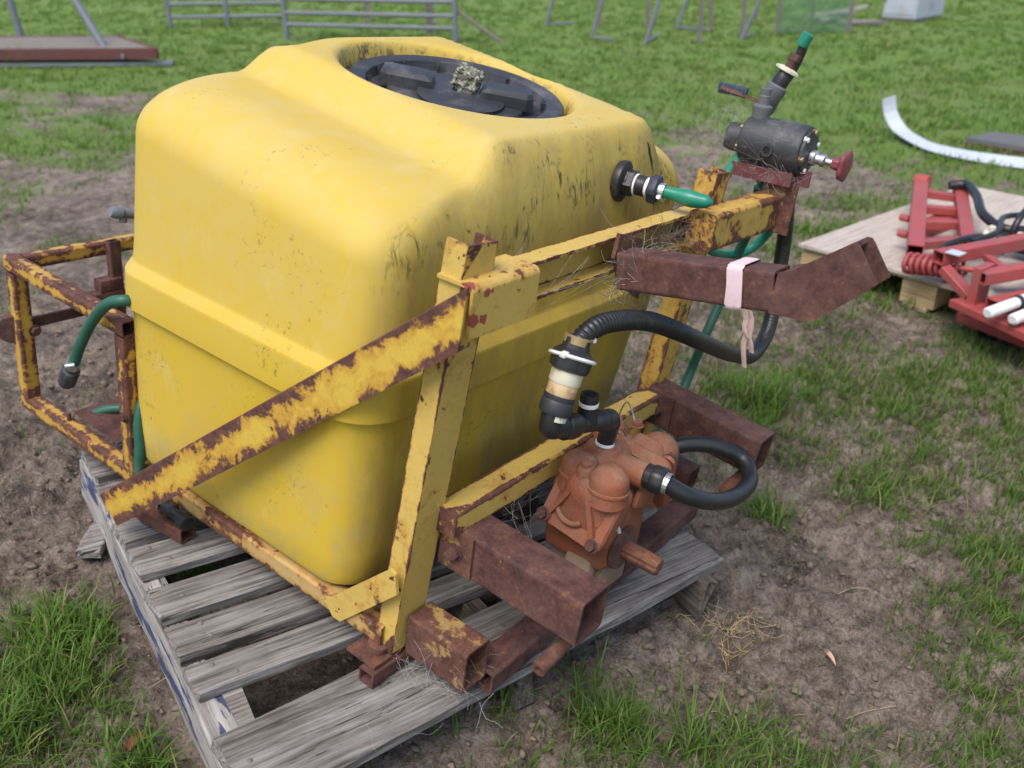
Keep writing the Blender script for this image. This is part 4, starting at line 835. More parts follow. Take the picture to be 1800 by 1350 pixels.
K('tee_body', lathe([(.0175, 0), (.018, .004), (.018, .078), (.0205, .082), (.0205, .094), (.019, .098), (.0205, .102), (.0205, .125), (.017, .133), (.010, .135)], tt+td*.038, td, 24), 'black')
nb = tt+td*.072; nd = nrm(V(-.04, .0, 1)); K('tee_nipple', lathe([(.021, .005), (.0185, .022), (.0175, .035), (.0175, .056), (.0165, .060), (.012, .060), (.012, .02)], nb, nd, 20, caps=False), 'black'); K('tape_ring', cyl(nb+nd*.036, nb+nd*.046, .0182, 20), 'tape')
eb = V(.358, -.196, .575); K('down_elbow', hose([eb+V(-.008, 0, .006), eb+V(0, 0, -.004), eb+V(0, .002, -.020), (.358, -.190, .522)], .0175, 18, None, .004), 'black'); K('tape_ring', cyl((.358, -.190, .517), (.358, -.190, .527), .019, 20), 'tape')
K('tie_wire', hose([(.520, -.125, .492), (.512, -.13, .515), (.505, -.145, .545), (.490, -.170, .535), (.484, -.183, .512)], .0017, 6, None, .006), 'steel')
# black connector behind the pump, on the tank outlet
oc = V(.345, .020, .305); od = nrm(V(0, -1, 0)); co_ = obj('tank_outlet', lathe([(.045, 0), (.047, .006), (.040, .018), (.040, .035), (.030, .040)], oc, od, 32, shp=lambda t: 1+.06*(math.cos(9*t) > .2)), M['black'], tank, label='black outlet fitting low on the tank front')
obj('outlet_nut', lathe([(.034, .036), (.036, .040), (.036, .066), (.030, .070)], oc, od, 32, shp=lambda t: 1+.06*(math.cos(9*t) > .2)), M['black'], co_)

# ------------------------------------------------------------------ pressure regulator on its red bracket
reg = thing('pressure_regulator', (1.02, -.12, .95), 'dusty black cylindrical pressure regulator with taps on a red bracket', 'regulator')
def G(name, mb, mat, parent=None, label=None): return obj(name, mb, M[mat], parent or reg, label)
r0 = V(1.015, -.058, 1.022); rd = nrm(V(.01, -1, .02)); r1 = r0+rd*.148; RRD = .0555
rb_ = G('barrel', lathe([(.052, 0), (RRD, .004), (RRD, .138), (.053, .142), (.046, .144), (.046, .150), (.02, .151)], r0, rd, 40), 'regulator')
la_, lb_, lw = frame_of(r0, r1, (0, 0, 1))
for i in range(6):
    a = 2*PI*i/6+.3; q = r1+la_*math.cos(a)*.042+lb_*math.sin(a)*.042; G('cap_bolt', bolt(q-rd*.004, rd, .006, .008), 'brass' if i % 2 else 'white', rb_)
for i in range(6):
    a = 2*PI*i/6+.3; q = r0+la_*math.cos(a)*.042+lb_*math.sin(a)*.042; G('cap_bolt', bolt(q+rd*.002, -rd, .006, .008), 'brass', rb_)
G('port', pipe(r0+V(-RRD+.004, -.075, -.004), r0+V(-RRD-.004, -.075, -.004), .014, .0085, 20), 'regulator', rb_); G('port_bore', cyl(r0+V(-RRD+.001, -.075, -.004), r0+V(-RRD-.001, -.075, -.004), .0085, 16), 'black', rb_)
G('rear_port', lathe([(.030, 0), (.032, .01), (.032, .03), (.028, .045), (.020, .048)], r0+V(-.01, -.002, 0), nrm(V(-.35, 1, .1)), 24), 'regulator')
ks = r1+rd*.004+V(.010, 0, -.012); kd = nrm(V(.02, -1, -.03)); kn = G('screw_spindle', lathe([(.017, 0), (.017, .010), (.012, .014), (.011, .022), (.014, .024), (.014, .032), (.008, .036), (.007, .060)], ks, kd, 18), 'steel')
G('hand_wheel', lathe([(.012, .050), (.014, .060), (.012, .066), (.025, .070), (.033, .074), (.034, .081), (.029, .084), (.008, .085)], ks, kd, 48, shp=lambda t: 1+.07*math.cos(5*t)), 'redpaint')
# hose tail and tap on top
t0 = r0+V(-.002, -.020, RRD-.008); G('tail_base', lathe([(.020, 0), (.0205, .018), (.022, .022), (.022, .030), (.016, .034)], t0, (0, 0, 1), 24), 'grey_plastic'); G('hose_tail', lathe([(.0125, .034), (.013, .052), (.0115, .054), (.0125, .068), (.008, .070), (.007, .06)], t0, (0, 0, 1), 20, caps=False), 'grey_plastic')
v0 = r0+V(.045, .004, RRD-.016); vd = nrm(V(.16, -.30, 1)); tp = G('tap_body', lathe([(.018, 0), (.019, .02), (.022, .024), (.022, .062), (.0235, .066), (.0235, .082), (.020, .086)], v0, vd, 24), 'grey_plastic')
G('tap_joint', lathe([(.019, .086), (.0195, .098), (.016, .118), (.012, .122)], v0, vd, 20), 'black', tp)
G('stop_washer', lathe([(.013, .116), (.0235, .119), (.0235, .124), (.012, .128)], v0, vd, 24, shp=lambda t: 1+.28*max(0, math.cos(2*t))**4), 'cream', tp); G('rusty_neck', lathe([(.011, .126), (.012, .142), (.015, .146), (.014, .158), (.011, .160)], v0, vd, 16, shp=lambda t: 1+.06*math.sin(5*t)), 'rust', tp)
G('rubber_sleeve', hose([v0+vd*.10+V(.008, -.008, 0), v0+vd*.15+V(.008, -.006, 0), v0+vd*.198], .011, 14, None, .006), 'rubber', tp); G('hose_end', lathe([(.012, .178), (.0135, .182), (.0135, .206), (.009, .209)], v0, vd, 16), 'green', tp)
lv = G('tap_lever', sweep(flat(.020, .008), v0+vd*.040+V(-.002, .014, 0), v0+vd*.052+V(-.010, .118, .004), (.2, 0, 1)), 'rust_warm', tp); G('lever_grip', bevbox(v0+vd*.051+V(-.010, .090, .004), (.012, .075, .024), .004), 'blue_grip', lv)
# red bracket: two cheeks and a bridge
G('bracket', sweep([(-.042, 0), (.042, 0), (.042, .030), (.036, .030), (.036, .006), (-.036, .006), (-.036, .030), (-.042, .030)], r0+V(0, .006, -RRD-.022), r0+V(0, -.140, -RRD-.018), (0, 0, 1)), 'bracket_red'); G('bracket_leg', sweep(flat(.060, .005), (1.008, -.198, .948), (1.012, -.196, .984), (1, 0, 0)), 'bracket_red')

# ------------------------------------------------------------------ green garden hoses
def hose_thing(pts, r, mat, label, **k): return obj('garden_hose', hose(pts, r, 14, None, .006), M[mat], None, label, 'hose')
hose_thing([(1.02, .03, .770), (1.061, 0.000, 0.734), (1.191, 0.000, 0.695), (1.268, -0.020, 0.698), (1.286, -0.050, 0.743), (1.230, -0.080, 0.800), (1.10, -.09, .90), (1.04, -.09, .97)], .0125, 'green', 'bright green hose sagging below the regulator plate')
hose_thing([(1.12, -.07, .90), (1.177, -0.050, 0.795), (1.211, -0.020, 0.708), (1.216, 0.000, 0.574), (1.162, 0.000, 0.471), (1.165, 0.020, 0.360), (1.123, 0.020, 0.290), (1.02, .04, .20), (.93, .08, .16)], .0125, 'green_dark', 'dark green hose running down behind the right leg')
hose_thing([(.955, -.035, .90), (0.976, -0.045, 0.945), (0.993, -0.060, 0.988), (1.002, -0.062, 1.005)], .0115, 'green', 'green hose entering the regulator from behind the frame')
gl = hose_thing([(.0, .75, .60), (-0.060, 0.690, 0.622), (-0.110, 0.672, 0.641), (-0.125, 0.702, 0.630), (-0.130, 0.763, 0.575), (-0.135, 0.812, 0.505), (-0.140, 0.845, 0.443)], .0118, 'green_dark', 'dark green hose hanging over the rear rack with a black end nut')
q0 = V(-.140, .845, .443); qd = nrm(V(0, .058, -.093))
obj('hose_clamp', pipe(q0-qd*.008, q0+qd*.008, .0150, .0120, 20), M['steel'], gl); obj('clamp_screw', cyl(q0+V(-.022, -.006, .004), q0+V(-.004, -.016, .006), .006, 10), M['steel'], gl)
obj('hose_nut', lathe([(.011, -.004), (.012, .018), (.0175, .020), (.019, .024), (.018, .066), (.0165, .069), (.012, .069), (.012, .055)], q0, qd, 32, shp=lambda t: 1+.045*(math.cos(9*t) > .2)), M['black_dusty'], gl)
hose_thing([(.02, .72, .46), (-0.070, 0.697, 0.399), (-0.090, 0.688, 0.347), (-0.095, 0.680, 0.297), (-0.105, 0.672, 0.225), (-.108, .640, .205), (-.108, .60, .200)], .0115, 'green_dark', 'dark green hose dropping past the bottom rail behind the brace')
hose_thing([(-.045, .985, .215), (-0.032, 0.974, 0.232), (-0.005, 0.944, 0.249), (0.030, 0.905, 0.252), (.08, .85, .25)], .0115, 'green_dark', 'dark green hose lying over the rust coloured tray plate')
tapo = thing('drain_tap', (-.11, .52, .19), 'black drain valve with steel clamp under the diagonal brace', 'valve')
e0 = V(-.107, .595, .205); ed_ = nrm(V(-.008, -.14, -.006)); obj('hose_clamp', pipe(e0, e0+ed_*.018, .017, .0145, 18), M['steel'], tapo); obj('valve_body', lathe([(.011, -.02), (.011, .02), (.015, .024), (.016, .05), (.012, .054), (.012, .08), (.016, .084), (.016, .105), (.010, .107)], e0, ed_, 20), M['black'], tapo)
rv = thing('rear_valve', (.055, .95, .70), 'grey dusty valve fitting peeping out behind the tank', 'valve')
obj('valve_body', lathe([(.010, 0), (.014, .008), (.014, .025), (.010, .03), (.010, .06)], (.03, .95, .728), nrm(V(1, -.1, -.25)), 20), M['galv'], rv); obj('valve_stem', cyl((.055, .945, .70), (.06, .95, .725), .009, 14), M['picket'], rv)

# ------------------------------------------------------------------ second pallet with the red boom parts
A2 = V(2.814, .369, .335); E1 = V(.979, -.181, .093); E2 = V(-.188, -.98, .069); E3 = NG
def L2(s, t, h): return A2+E1*s+E2*t+E3*h
p2 = thing('pallet', tuple(L2(.6, .55, -.14)), 'pale new pallet with a plywood top carrying red boom parts', 'pallet')
def box2(s0, s1, t0, t1, h0, h1, mb=None):
    mb = mb or MB(); q = [L2(s, t, h) for h in (h0, h1) for s, t in ((s0, t0), (s1, t0), (s1, t1), (s0, t1))]
    return mb.add(q, [(3, 2, 1, 0), (4, 5, 6, 7), (0, 1, 5, 4), (1, 2, 6, 5), (2, 3, 7, 6), (3, 0, 4, 7)])
obj('plywood_sheet', box2(-.01, 1.49, -.01, .62, -.013, .0), M['ply'], p2); obj('plywood_sheet', box2(-.02, 1.47, .625, 1.17, -.015, -.002), M['ply'], p2)
for k in range(3): obj('deck_board', box2(.02+.52*k, .16+.52*k, 0, 1.16, -.034, -.0155), M['pine'], p2)
for s_ in (.0, .58, 1.14):
    for t_ in (.0, .46, 1.02): obj('block', box2(s_+.01, s_+.14, t_, t_+.14, -.125, -.0345), M['pine_side'], p2)
for t_ in (.02, .48, 1.04): obj('runner', box2(.0, 1.28, t_, t_+.10, -.142, -.1255), M['pine'], p2)
boom = thing('folding_boom', tuple(L2(.3, .5, 0)), 'red enamelled folding boom frame lying on the pale pallet', 'boom')
def B(name, mb, mat='red_implement', parent=None): return obj(name, mb, M[mat], parent or boom)
def bar2(a, b, w_, h_): return rhs(L2(*a), L2(*b), w_, h_, .004, E3, .004)
B('side_bar', bar2((.01, .485, .085), (.90, .035, .11), .062, .05)); B('side_bar', bar2((.30, .56, .06), (.93, .215, .10), .055, .05))
for f_ in (.93, .66, .42, .14):
    a = np.array((.01, .485, .085))*(1-f_)+np.array((.90, .035, .11))*f_; b = np.array((.30, .56, .06))*(1-f_)+np.array((.93, .215, .10))*f_; a[2] -= .02; b[2] -= .01
    d_ = (b-a); B('rung', bar2(a+d_*.09, b-d_*.09, .045, .035))
B('end_lug', cyl(L2(.92, .0, .12), L2(.92, .065, .12), .034, 16)); B('end_lug', cyl(L2(.95, .18, .12), L2(.95, .245, .12), .034, 16))
B('hinge_plate', box2(.50, .72, .24, .32, .004, .055))
for f_ in (.25, .5): a = np.array((.01, .485, .085))*(1-f_)+np.array((.90, .035, .11))*f_; B('pivot_bolt', cyl(L2(a[0], a[1]-.075, .07), L2(a[0], a[1]-.034, .07), .016, 10))
sp_ = []
for i in range(150): a = i/150*9*2*PI; sp_.append(L2(-.085+.10*i/150+.034*math.cos(a)*.3, .505+.175*i/150, .065+.034*math.sin(a))+E1*.034*math.cos(a))
B('coil_spring', hose(sp_, .0085, 8, None, .02)); B('spring_rod', cyl(L2(-.09, .495, .065), L2(.06, .76, .065), .012, 10))
B('long_bar', bar2((-.085, .62, .115), (.48, .82, .135), .055, .05)); B('long_bar', bar2((-.20, .83, .12), (.22, .99, .13), .05, .045)); B('long_bar', bar2((-.235, .90, .045), (.20, 1.06, .06), .055, .05))
B('link_bar', bar2((-.11, .66, .09), (-.13, .78, .02), .05, .03)); B('link_bar', bar2((.10, .72, .10), (-.02, .86, .10), .03, .025)); B('link_plate', box2(-.20, -.10, .80, .83, -.03, .15))
B('base_channel', bar2((-.155, .76, .0), (-.30, 1.10, .01), .09, .03)); B('base_channel', bar2((.00, .73, -.10), (-.10, 1.20, -.10), .10, .04)); B('base_channel', bar2((-.10, .80, -.03), (-.22, 1.2, -.05), .07, .02))
B('label_plate', box2(-.095, -.04, .645, .70, .142, .145), 'whitesheet')
for i, (a, b) in enumerate((((-.375, .945, .07), (-.08, 1.00, .085)), ((-.33, 1.01, .055), (-.05, 1.06, .07)))):
    nz = tag(obj('nozzle_tube', cyl(L2(*a), L2(*b), .020, 14, bev=.006), M['white'], None), ['white plastic nozzle tube lying across the red boom end', 'second white nozzle tube at the right edge beside the first'][i], 'tube', 'white nozzle tubes')
    m_ = (np.array(a)+np.array(b))/2; dd = nrm(L2(*b)-L2(*a)); obj('ring', cyl(L2(*m_), L2(*m_)+dd*.018, .0245, 14), M['black'], nz)
def hose2(pts, r, label): obj('boom_hose', hose([L2(*p) for p in pts], r, 10, None, .02), M['rubber'], None, label, 'hose')
hose2([(.86, .19, .14), (.90, .24, .15), (.80, .34, .14), (.60, .48, .11), (.55, .60, .09), (.70, .72, .10), (.95, .80, .10)], .020, 'thick black hose draped from the far lug of the red boom')
hose2([(.02, .545, .04), (.06, .56, .10), (.16, .58, .12), (.32, .60, .11), (.5, .66, .09), (.75, .74, .08), (.9, .90, .08)], .013, 'black hose looping up beside the coil spring of the boom')
hose2([(.18, .62, .12), (.35, .64, .13), (.55, .58, .14), (.68, .64, .13), (.62, .78, .11), (.42, .86, .10), (.3, .98, .09)], .012, 'black hose curled over the middle of the red boom')
hose2([(.02, .79, .06), (.10, .86, .09), (.25, .92, .10), (.40, 1.0, .10), (.6, 1.05, .10)], .024, 'fat black hose emerging under the long red bar')
hose2([(.45, .66, .05), (.47, .66, .15), (.62, .66, .20), (.80, .70, .18), (.95, .78, .12)], .014, 'black hose standing up behind the boom valves')
for i, (s_, t_, h_, lb_) in enumerate(((.33, .60, .115, 'cream nozzle body left of the middle on the red boom'), (.36, .70, .105, 'cream nozzle body nearest the long red bar'), (.66, .74, .13, 'cream nozzle body farthest back on the boom hoses'), (.56, .80, .115, 'cream nozzle body at the right among the boom hoses'))):
    q = L2(s_, t_, h_); vb = MB(); cyl(q, q+E2*.05, .022, 12, vb, bev=.004); cyl(q+E2*.025, q+E2*.025+E3*.04, .014, 10, vb, bev=.003); nb_ = obj('spray_nozzle', vb, M['cream'], None, lb_, 'nozzle'); obj('nozzle_cap', cyl(q+E2*.05, q+E2*.075, .016, 10), M['black'], nb_)
for i, (s_, t_) in enumerate(((.62, .86), (.50, .72))):
    q = L2(s_, t_, .03); vb = MB(); bevbox(q+E3*.03, (.07, .10, .07), .01, None, vb); cyl(q, q+E3*.11, .03, 14, vb); obj('valve_block', vb, M['black'], None, ['black valve block among the hoses at the far right', 'black valve block in the middle of the red boom'][i], 'valve')

# ------------------------------------------------------------------ things farther off in the paddock
RT = V(.6159, -.7792, .1161)      # to the right across the paddock
def onz(x, y): return V(x, y, float(terr(np.array(x), np.array(y))))
def slab(corners, th, mat, name, label=None, cat=None, parent=None):
    q = [V(*c) for c in corners]+[V(*c)-NG*th for c in corners]; n = len(corners)
    return obj(name, MB().add(q, [tuple(range(n)), tuple(range(2*n-1, n-1, -1))]+[(i, n+i, n+(i+1) % n, (i+1) % n) for i in range(n)]), M[mat], parent, label, cat)
# red tray
tr = thing('steel_tray', (4.4, 9.5, -.5), 'low weathered red steel tray lying in the grass', 'tray')
TN0, TN1, TF1, TF0 = V(3.538, 9.603, -.373), V(4.794, 8.164, -.149), V(5.204, 9.585, -.239), V(4.058, 10.758, -.431)
slab([TN0, TN1, TF1, TF0], .012, 'tray_deck', 'deck', parent=tr)
for a, b in ((TN0, TN1), (TN1, TF1), (TF1, TF0), (TF0, TN0)): obj('side_rail', sweep([(-.02, -.10), (.02, -.10), (.02, .008), (-.02, .008)], a, b, NG), M['tray_red'], tr)
obj('tie_lug', bevbox(TN1*.82+TN0*.18+V(-.02, -.03, -.07), (.02, .05, .05), .006), M['galv'], tr)
obj('steel_plank', sweep([(-.06, 0), (.06, 0), (.06, .035), (-.06, .035)], (3.50, 9.62, -.545), (4.95, 8.10, -.30), NG), M['galv'], None, 'grey steel plank lying along the near side of the red tray', 'plank')
for f0, dr, ln, r_, lb_ in (((4.61, 10.53, -.56), nrm(NG-RT*.10), 1.9, .028, 'upright grey steel bar standing behind the red tray'), ((4.64, 8.70, -.40), nrm(V(-.175, .766, .618)+NG*.35), 2.2, .030, 'leaning grey steel prop resting on the red tray')):
    f0 = V(*f0); o_ = obj('steel_bar', cyl(f0, f0+dr*ln, r_*1.35, 12, bev=.004), M['galv'], None, lb_, 'bar'); obj('foot_plate', cyl(f0-NG*.01, f0+NG*.02, .07, 12), M['picket'], o_)
# portable cattle panels
def cattle_panel(a, b, hs, label, posts=(0.0, .5, 1.0)):
    a = onz(*a); b = onz(*b); t = thing('cattle_panel', tuple((a+b)/2), label, 'panel', 'portable cattle panels')
    for f_ in posts: p = a+(b-a)*f_; obj('post', cyl(p-NG*.02, p+NG*1.75, .033, 12, bev=.003), M['galv'], t)
    for h_ in hs: obj('rail', cyl(a+NG*h_, b+NG*h_, .026, 10), M['galv'], t)
cattle_panel((7.14, 11.44), (8.30, 10.38), (.13, .30, .50, .72, .95, 1.2, 1.45, 1.7), 'far galvanised cattle panel at the left of the pair')
cattle_panel((7.24, 9.06), (8.20, 7.06), (.17, .31, .47, .66, .88, 1.1, 1.35, 1.7), 'nearer galvanised cattle panel behind the tank top', (0.0, 1.0))
def star(f0, lb_, dr=None, ln=1.5, mat='picket', w_=.03, cat='post', name='fence_post'):
    f0 = onz(*f0); dr = nrm(NG if dr is None else dr); prof = []
    for k in range(3):
        a = 2*PI*k/3; c_, s_ = math.cos(a), math.sin(a); prof += [(w_*c_-.004*s_, w_*s_+.004*c_), (-.004*(c_*.0+math.cos(a+PI/3)*-1.2), .004*math.sin(a+PI/3)*1.2)]
    prof = [(w_*math.cos(2*PI*k/6)*(1 if k % 2 == 0 else .28), w_*math.sin(2*PI*k/6)*(1 if k % 2 == 0 else .28)) for k in range(6)]
    return obj(name, sweep(prof, f0-NG*.05, f0+dr*ln, (1, 0, 0) if abs(dr[0]) < .8 else (0, 1, 0)), M[mat], None, lb_, cat)
star((9.19, 9.61), 'rusty brown post behind the middle of the cattle panels', w_=.055); star((8.76, 7.99), 'thick dark post near the right end of the cattle panel', w_=.06)
obj('fallen_pole', cyl(onz(8.45, 6.55)+NG*.03, onz(8.25, 7.05)+NG*.36, .022, 8), M['picket'], None, 'thin brown pole leaning off the end of the cattle panel', 'pole')
for i, (x, y, lb_) in enumerate(((10.86, 6.73, 'dark picket behind the first leaning pale leg'), (11.28, 6.20, 'dark picket behind the second leaning pale leg'), (9.99, 4.70, 'dark upright picket standing nearest, left of the green mesh'), (11.35, 5.26, 'dark picket just right of the nearest upright picket'),
                                 (11.17, 4.71, 'brown picket beside the third leaning pale leg'), (11.58, 4.42, 'brown picket at the left edge of the green mesh'), (12.55, 4.34, 'dark picket inside the green mesh'), (12.30, 3.72, 'brown picket at the right end by the scrap timber'), (13.29, 5.52, 'short dark picket farthest back behind the pens'))):
    o_ = star((x, y), lb_, NG+RT*.02*((i % 3)-1), 1.6); o_['group'] = 'steel pickets of the pens'
def stand(f0, f1, lean_, label):
    f0 = onz(*f0); f1 = onz(*f1); t = thing('pen_stand', tuple(f0), label, 'stand', 'pale leaning pen stands'); d_ = nrm(NG+RT*lean_)
    obj('leg', cyl(f0, f0+d_*1.7, .024, 10), M['galv'], t); obj('ground_bar', cyl(f0+NG*.02, f1+NG*.02, .018, 8), M['galv'], t)
stand((10.59, 7.45), (10.9, 7.2), .24, 'pale leaning stand leg at the far left of the pens'); stand((9.64, 6.03), (9.546, 5.644), .25, 'pale stand with its bar on the grass behind the tank shoulder')
stand((9.54, 5.18), (10.4, 5.5), .28, 'pale leaning stand left of the nearest picket'); stand((11.40, 5.80), (11.31, 5.206), .30, 'pale stand with ground bar right behind the nearest picket'); stand((10.70, 4.48), (11.3, 4.6), .38, 'strongly leaning pale stand above the regulator tap')
ms = MB(); a = onz(11.58, 4.42); b = onz(12.30, 3.72)
M['mesh'] = m_simple('green_mesh_wire', (.10, .22, .13), .6, .2, 8)
for k in range(34): q = a+(b-a)*k/33; sweep(flat(.012, .006), q+NG*.02, q+NG*1.3, (1, 0, 0), ms)
for h_ in np.arange(.08, 1.3, .12): sweep(flat(.010, .006), a+NG*h_, b+NG*h_, NG, ms)
obj('wire_mesh', ms, M['mesh'], None, 'green wire mesh sheet stretched between the brown pickets', 'mesh')
# steel cabinet, scrap timber, white strip and dark board
cb = thing('steel_cabinet', (14.6, 3.6, .85), 'pale blue grey steel cabinet with rust marks at the top right', 'cabinet')
CA, CB_, CC = onz(14.30, 3.96), onz(14.26, 3.47), onz(15.23, 3.37); CD = CA+(CC-CB_)
def prism(cs, h0, h1): q = [c+NG*h0 for c in cs]+[c+NG*h1 for c in cs]; n = len(cs); return MB().add(q, [tuple(range(n-1, -1, -1)), tuple(range(n, 2*n))]+[(i, (i+1) % n, n+(i+1) % n, n+i) for i in range(n)])
obj('body', prism([CA, CB_, CC, CD], .05, 1.2), M['bluegrey'], cb); obj('skid', prism([c+(c-(CA+CC)/2)*-.03 for c in (CA, CB_, CC, CD)], .0, .05), M['picket'], cb)
sd_ = nrm(np.cross(CB_-CA, NG)); sd_ = sd_*(-1 if np.dot(sd_, CAM_LOC-CA) < 0 else 1); obj('door', prism([CA+(CB_-CA)*f_+sd_*k for f_, k in ((.06, 0), (.94, 0), (.94, .012), (.06, .012))], .10, 1.12), M['bluegrey'], cb); obj('rust_patch', prism([CA+(CB_-CA)*f_+sd_*k for f_, k in ((.0, .002), (.13, .002), (.13, .008), (.0, .008))], .26, .33), M['rust'], cb)
for i, (a, b, lb_) in enumerate((((13.40, 4.72, .10), (13.74, 4.02, .25), 'grey board sloping up on the scrap timber heap'), ((13.52, 4.66, .04), (13.72, 3.80, .05), 'pale board lying flat under the scrap heap'), ((13.30, 4.50, .06), (13.85, 4.25, .14), 'short crossed timber on the scrap heap'), ((13.2, 4.2, .04), (13.6, 3.7, .06), 'rusty brown timber at the right of the scrap heap'))):
    pa = onz(a[0], a[1])+NG*a[2]; pb = onz(b[0], b[1])+NG*b[2]; obj('scrap_board', board(pa, pb, .13, .04, .004, 5, 200+i), M['scrap'] if i != 3 else M['picket'], None, lb_, 'timber', 'scrap timber heap')
wp = spline([(5.968, 1.106, .64), (5.985, 1.075, .545), (5.96, .99, .462), (5.80, .82, .428), (5.663, .647, .420), (5.552, .336, .438), (5.554, .040, .462), (5.58, -.25, .485)], .05); ws = MB()
T_ = np.gradient(wp, axis=0); rings_ = []
for i, (q, t_) in enumerate(zip(wp, T_)):
    t_ = nrm(t_); s_ = nrm(np.cross(t_, NG+V(-.5, -.35, 0)*.8)); n__ = nrm(np.cross(s_, t_)); w_ = .055
    rings_.append([q-s_*w_-n__*.003, q+s_*w_-n__*.003, q+s_*w_+n__*.003, q-s_*w_+n__*.003])
loft(rings_, ws, False, True, True, True); obj('metal_strip', ws, M['whitesheet'], None, 'bent white metal strip lying in the grass with its end curled up', 'strip')
db = thing('flat_board', (6.1, .2, .46), 'dark flat board lying beyond the white metal strip', 'board')
slab([(5.90, .52, .492), (5.93, -.25, .53), (6.5, -.30, .57), (6.24, .44, .520)], .03, 'darkboard', 'top_sheet', parent=db); slab([(5.905, .515, .461), (5.935, -.245, .499), (6.49, -.29, .539), (6.235, .435, .489)], .025, 'rust_warm', 'timber_edge', parent=db)

# ------------------------------------------------------------------ small litter on the soil and cobwebs
def gz(x, y): return float(ground_z(np.array(x), np.array(y)))
def leaf(x, y, L_, W_, az, mat, label, curl=.25):
    rows = []
    for t in np.linspace(0, 1, 7):
        w_ = W_*math.sin(PI*min(1, t*.93+.03))**.8; rows.append([(L_*(t-.5), s*w_, curl*W_*abs(s)**2*1.4+.012*math.sin(3*t)) for s in (-1, -.5, 0, .5, 1)])
    mb = MB(); q = [p for r in rows for p in r]; o = len(q); q2 = [(a, b, c-.0012) for a, b, c in q]
    fs = [(i*5+j, (i+1)*5+j, (i+1)*5+j+1, i*5+j+1) for i in range(6) for j in range(4)]
    mb.add(q+q2, fs+[tuple(reversed([o+k for k in f])) for f in fs], None, True); mb.xf(Matrix.Translation((x, y, gz(x, y)+.008)) @ Matrix.Rotation(az, 4, 'Z') @ Matrix.Rotation(.15, 4, 'Y'))
    obj('fallen_leaf', mb, M[mat], None, label, 'leaf')
leaf(-.407, .225, .058, .012, .35, 'leaf', 'red brown dry leaf on the soil left of the pallet'); leaf(.772, -.623, .060, .007, 1.0, 'leaf_tan', 'narrow tan leaf on the bare soil right of the pallet'); leaf(1.30, -.17, .05, .012, .2, 'straw', 'pale dry leaf beside the tall grass tuft')
st = MB(); rg = np.random.default_rng(3)
for k in range(48):
    c_ = V(.715, -.395, 0)+V(rg.normal(0, .034), rg.normal(0, .024), 0); a = rg.uniform(0, 2*PI); pts = []
    for j in range(6):
        a += rg.normal(0, .20); c_ = c_+V(math.cos(a), math.sin(a), 0)*rg.uniform(.008, .018); pts.append(V(c_[0], c_[1], gz(c_[0], c_[1])+.003+abs(rg.normal(0, .005))))
    hose(pts, .0006, 4, st, .012)
obj('straw_tuft', st, M['straw'], None, 'tangle of pale dry straw beside the timber block', 'straw', kind='stuff')
M['litter_twig'] = m_simple('dry_twig', (.30, .235, .165), .85, .3, 40)
for i, (x0, y0, x1, y1, lb_) in enumerate(((.66, -.72, .76, -.79, 'bent pale stick on the soil at the lower right'), (1.05, -.55, 1.12, -.62, 'short dry twig on the bare soil'), (.42, -.47, .47, -.56, 'curled dry stem on the soil near the front grass tuft'), (-.32, .32, -.24, .30, 'dry twig lying beside the pallet bearer'))):
    m_ = ((x0+x1)/2+.012, (y0+y1)/2+.01); obj('twig', hose([(x0, y0, gz(x0, y0)+.006), (m_[0], m_[1], gz(*m_)+.010), (x1, y1, gz(x1, y1)+.006)], .0013, 6, None, .012), M['litter_twig'], None, lb_, 'twig')
# soil clods, kept as one mass
ico = bmesh.new(); bmesh.ops.create_icosphere(ico, subdivisions=1, radius=1.0); iv = np.array([v.co[:] for v in ico.verts]); if_ = [tuple(v.index for v in f.verts) for f in ico.faces]; ico.free()
X, Y, R_ = scatter(9000, 1.15, 4.2, 1.0); k = (green(X, Y) < .55); X, Y = X[k], Y[k]; Zc = ground_z(X, Y); vs = []; fs = []
for i in range(len(X)):
    r_ = .0022+.011*rg.random()**4.5; v = iv*(1+rg.normal(0, .34, (len(iv), 1)))*np.array([1, rg.uniform(.6, 1), rg.uniform(.45, .75)])*r_; a = rg.uniform(0, 2*PI); c_, s_ = math.cos(a), math.sin(a)
    v = np.stack([v[:, 0]*c_-v[:, 1]*s_, v[:, 0]*s_+v[:, 1]*c_, v[:, 2]], 1)+np.array([X[i], Y[i], Zc[i]+r_*.2]); o = len(vs); vs += [tuple(q) for q in v]; fs += [tuple(o+j for j in f) for f in if_]
cl = MB().add(vs, fs, None, True); obj('soil_clods', cl, M['ground_clod'] if 'ground_clod' in M else m_simple('soil_clods', (.17, .130, .10), .95, .45, 30, .6), None, 'loose crumbs and clods of soil scattered over the ground', 'soil', kind='stuff')
paper = MB(); slabq = [pp(.045, .915, PT+.004), pp(.09, .90, PT+.004), pp(.10, .945, PT+.005), pp(.05, .96, PT+.004)]
q = slabq+[v-V(0, 0, .0015) for v in slabq]; paper.add(q, [(0, 1, 2, 3), (7, 6, 5, 4), (0, 4, 5, 1), (1, 5, 6, 2), (2, 6, 7, 3), (3, 7, 4, 0)])
obj('paper_scrap', paper, M['white'], None, 'scrap of white paper on the far plank of the grey pallet', 'paper')
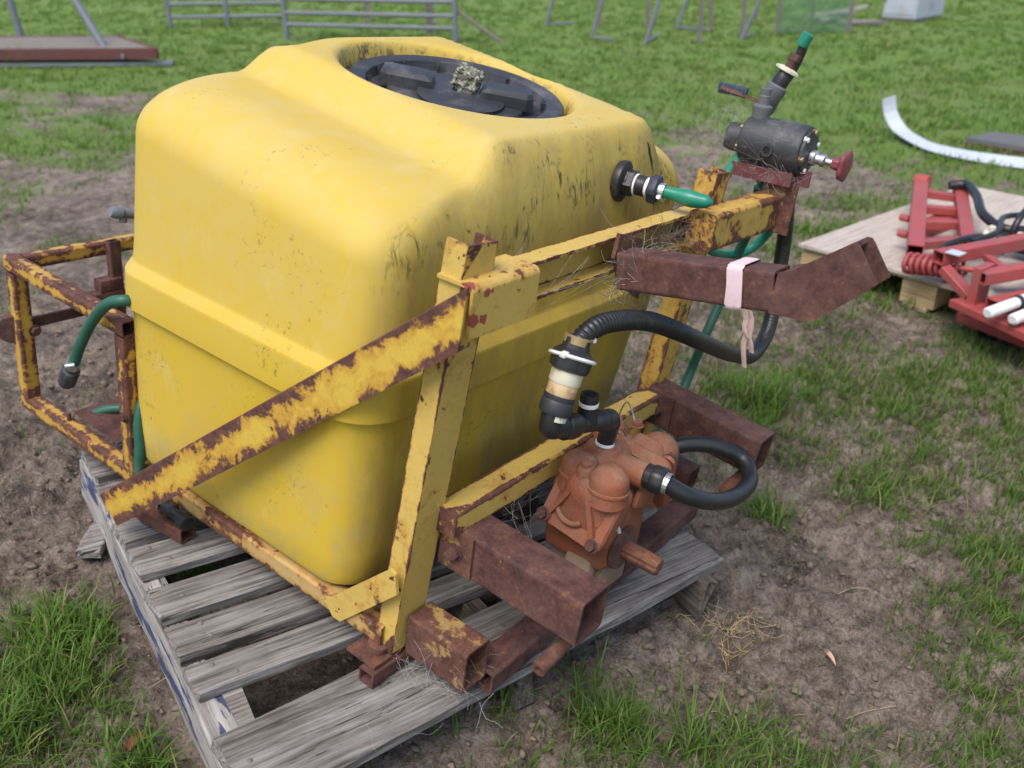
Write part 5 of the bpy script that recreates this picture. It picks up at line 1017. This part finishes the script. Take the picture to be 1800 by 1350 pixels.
def webclump(c, s, n, mat, label, ln=.05, r=.00035, seed=0, flat_=1.0, name='cobweb'):
    rg = np.random.default_rng(seed); mb = MB()
    for k in range(n):
        p = V(*c)+rg.normal(0, 1, 3)*np.array(s); d_ = nrm(rg.normal(0, 1, 3)*np.array([1, 1, flat_])); pts = [p]
        for j in range(3): d_ = nrm(d_+rg.normal(0, .5, 3)); p = p+d_*ln*rg.uniform(.2, .5); pts.append(p)
        hose(pts, r*.42*rg.uniform(.6, 1.5), 3, mb, .02)
    return obj(name, mb, M[mat], None, label, 'cobweb', kind='stuff')
def strands(pairs, label, n=6, seed=0, r=.00032, spread=.012):
    rg = np.random.default_rng(seed); mb = MB()
    for a, b in pairs:
        for k in range(n):
            p = V(*a)+rg.normal(0, spread, 3); q = V(*b)+rg.normal(0, spread, 3); m_ = (p+q)/2+V(0, 0, -.012*rg.random())
            hose([p, m_, q], r*.45*rg.uniform(.6, 1.4), 3, mb, .03)
    return obj('cobweb', mb, M['web'], None, label, 'cobweb', kind='stuff')
webclump((.405, -.165, .855), (.024, .020, .022), 150, 'web', 'dusty cobweb tangle at the root of the top arm', .06, .0004, 1)
webclump((.440, -.135, .832), (.03, .015, .03), 200, 'nest', 'dry debris caught in the web under the bracket plate', .05, .0006, 2)
webclump((.600, -.118, .872), (.045, .008, .012), 260, 'nest', 'dry nest debris in the top beam beside the right leg', .05, .0006, 3)
webclump((-.045, -.155, .185), (.045, .05, .018), 90, 'web', 'grey cobweb hanging between the foot and the lower stub', .06, .0004, 4)
webclump((1.00, -.12, .975), (.02, .05, .016), 220, 'web', 'cobweb over the red bracket of the regulator', .05, .00035, 5)
webclump((1.015, .00, 1.06), (.025, .03, .025), 90, 'web', 'fine web round the rear port of the regulator', .07, .00028, 6)
strands([((.15, -.12, .85), (.33, -.15, .875)), ((.16, -.125, .83), (.26, -.13, .90)), ((.40, -.17, .87), (.36, -.30, .905))], 'web strands strung along the top beam', 4, 7)
strands([((.30, -.15, .42), (.06, -.12, .452)), ((.22, -.14, .47), (.12, -.15, .45)), ((.2, -.12, .445), (.16, -.2, .36)), ((.15, -.125, .445), (.10, -.2, .452))], 'web strands between the pump and the left arm', 3, 8)
strands([((.96, -.06, 1.02), (.966, -.19, .99)), ((.962, -.10, 1.055), (.966, -.19, 1.045)), ((.97, -.07, 1.06), (.963, -.16, 1.0))], 'web strands across the regulator barrel', 4, 9, .00022, .016)
strands([((.03, -.13, .935), (.14, -.10, .918)), ((-.02, -.075, .50), (.0, -.02, .64)), ((.05, -.05, .52), (.09, .0, .56))], 'web strands between the left leg and the tank', 5, 10)
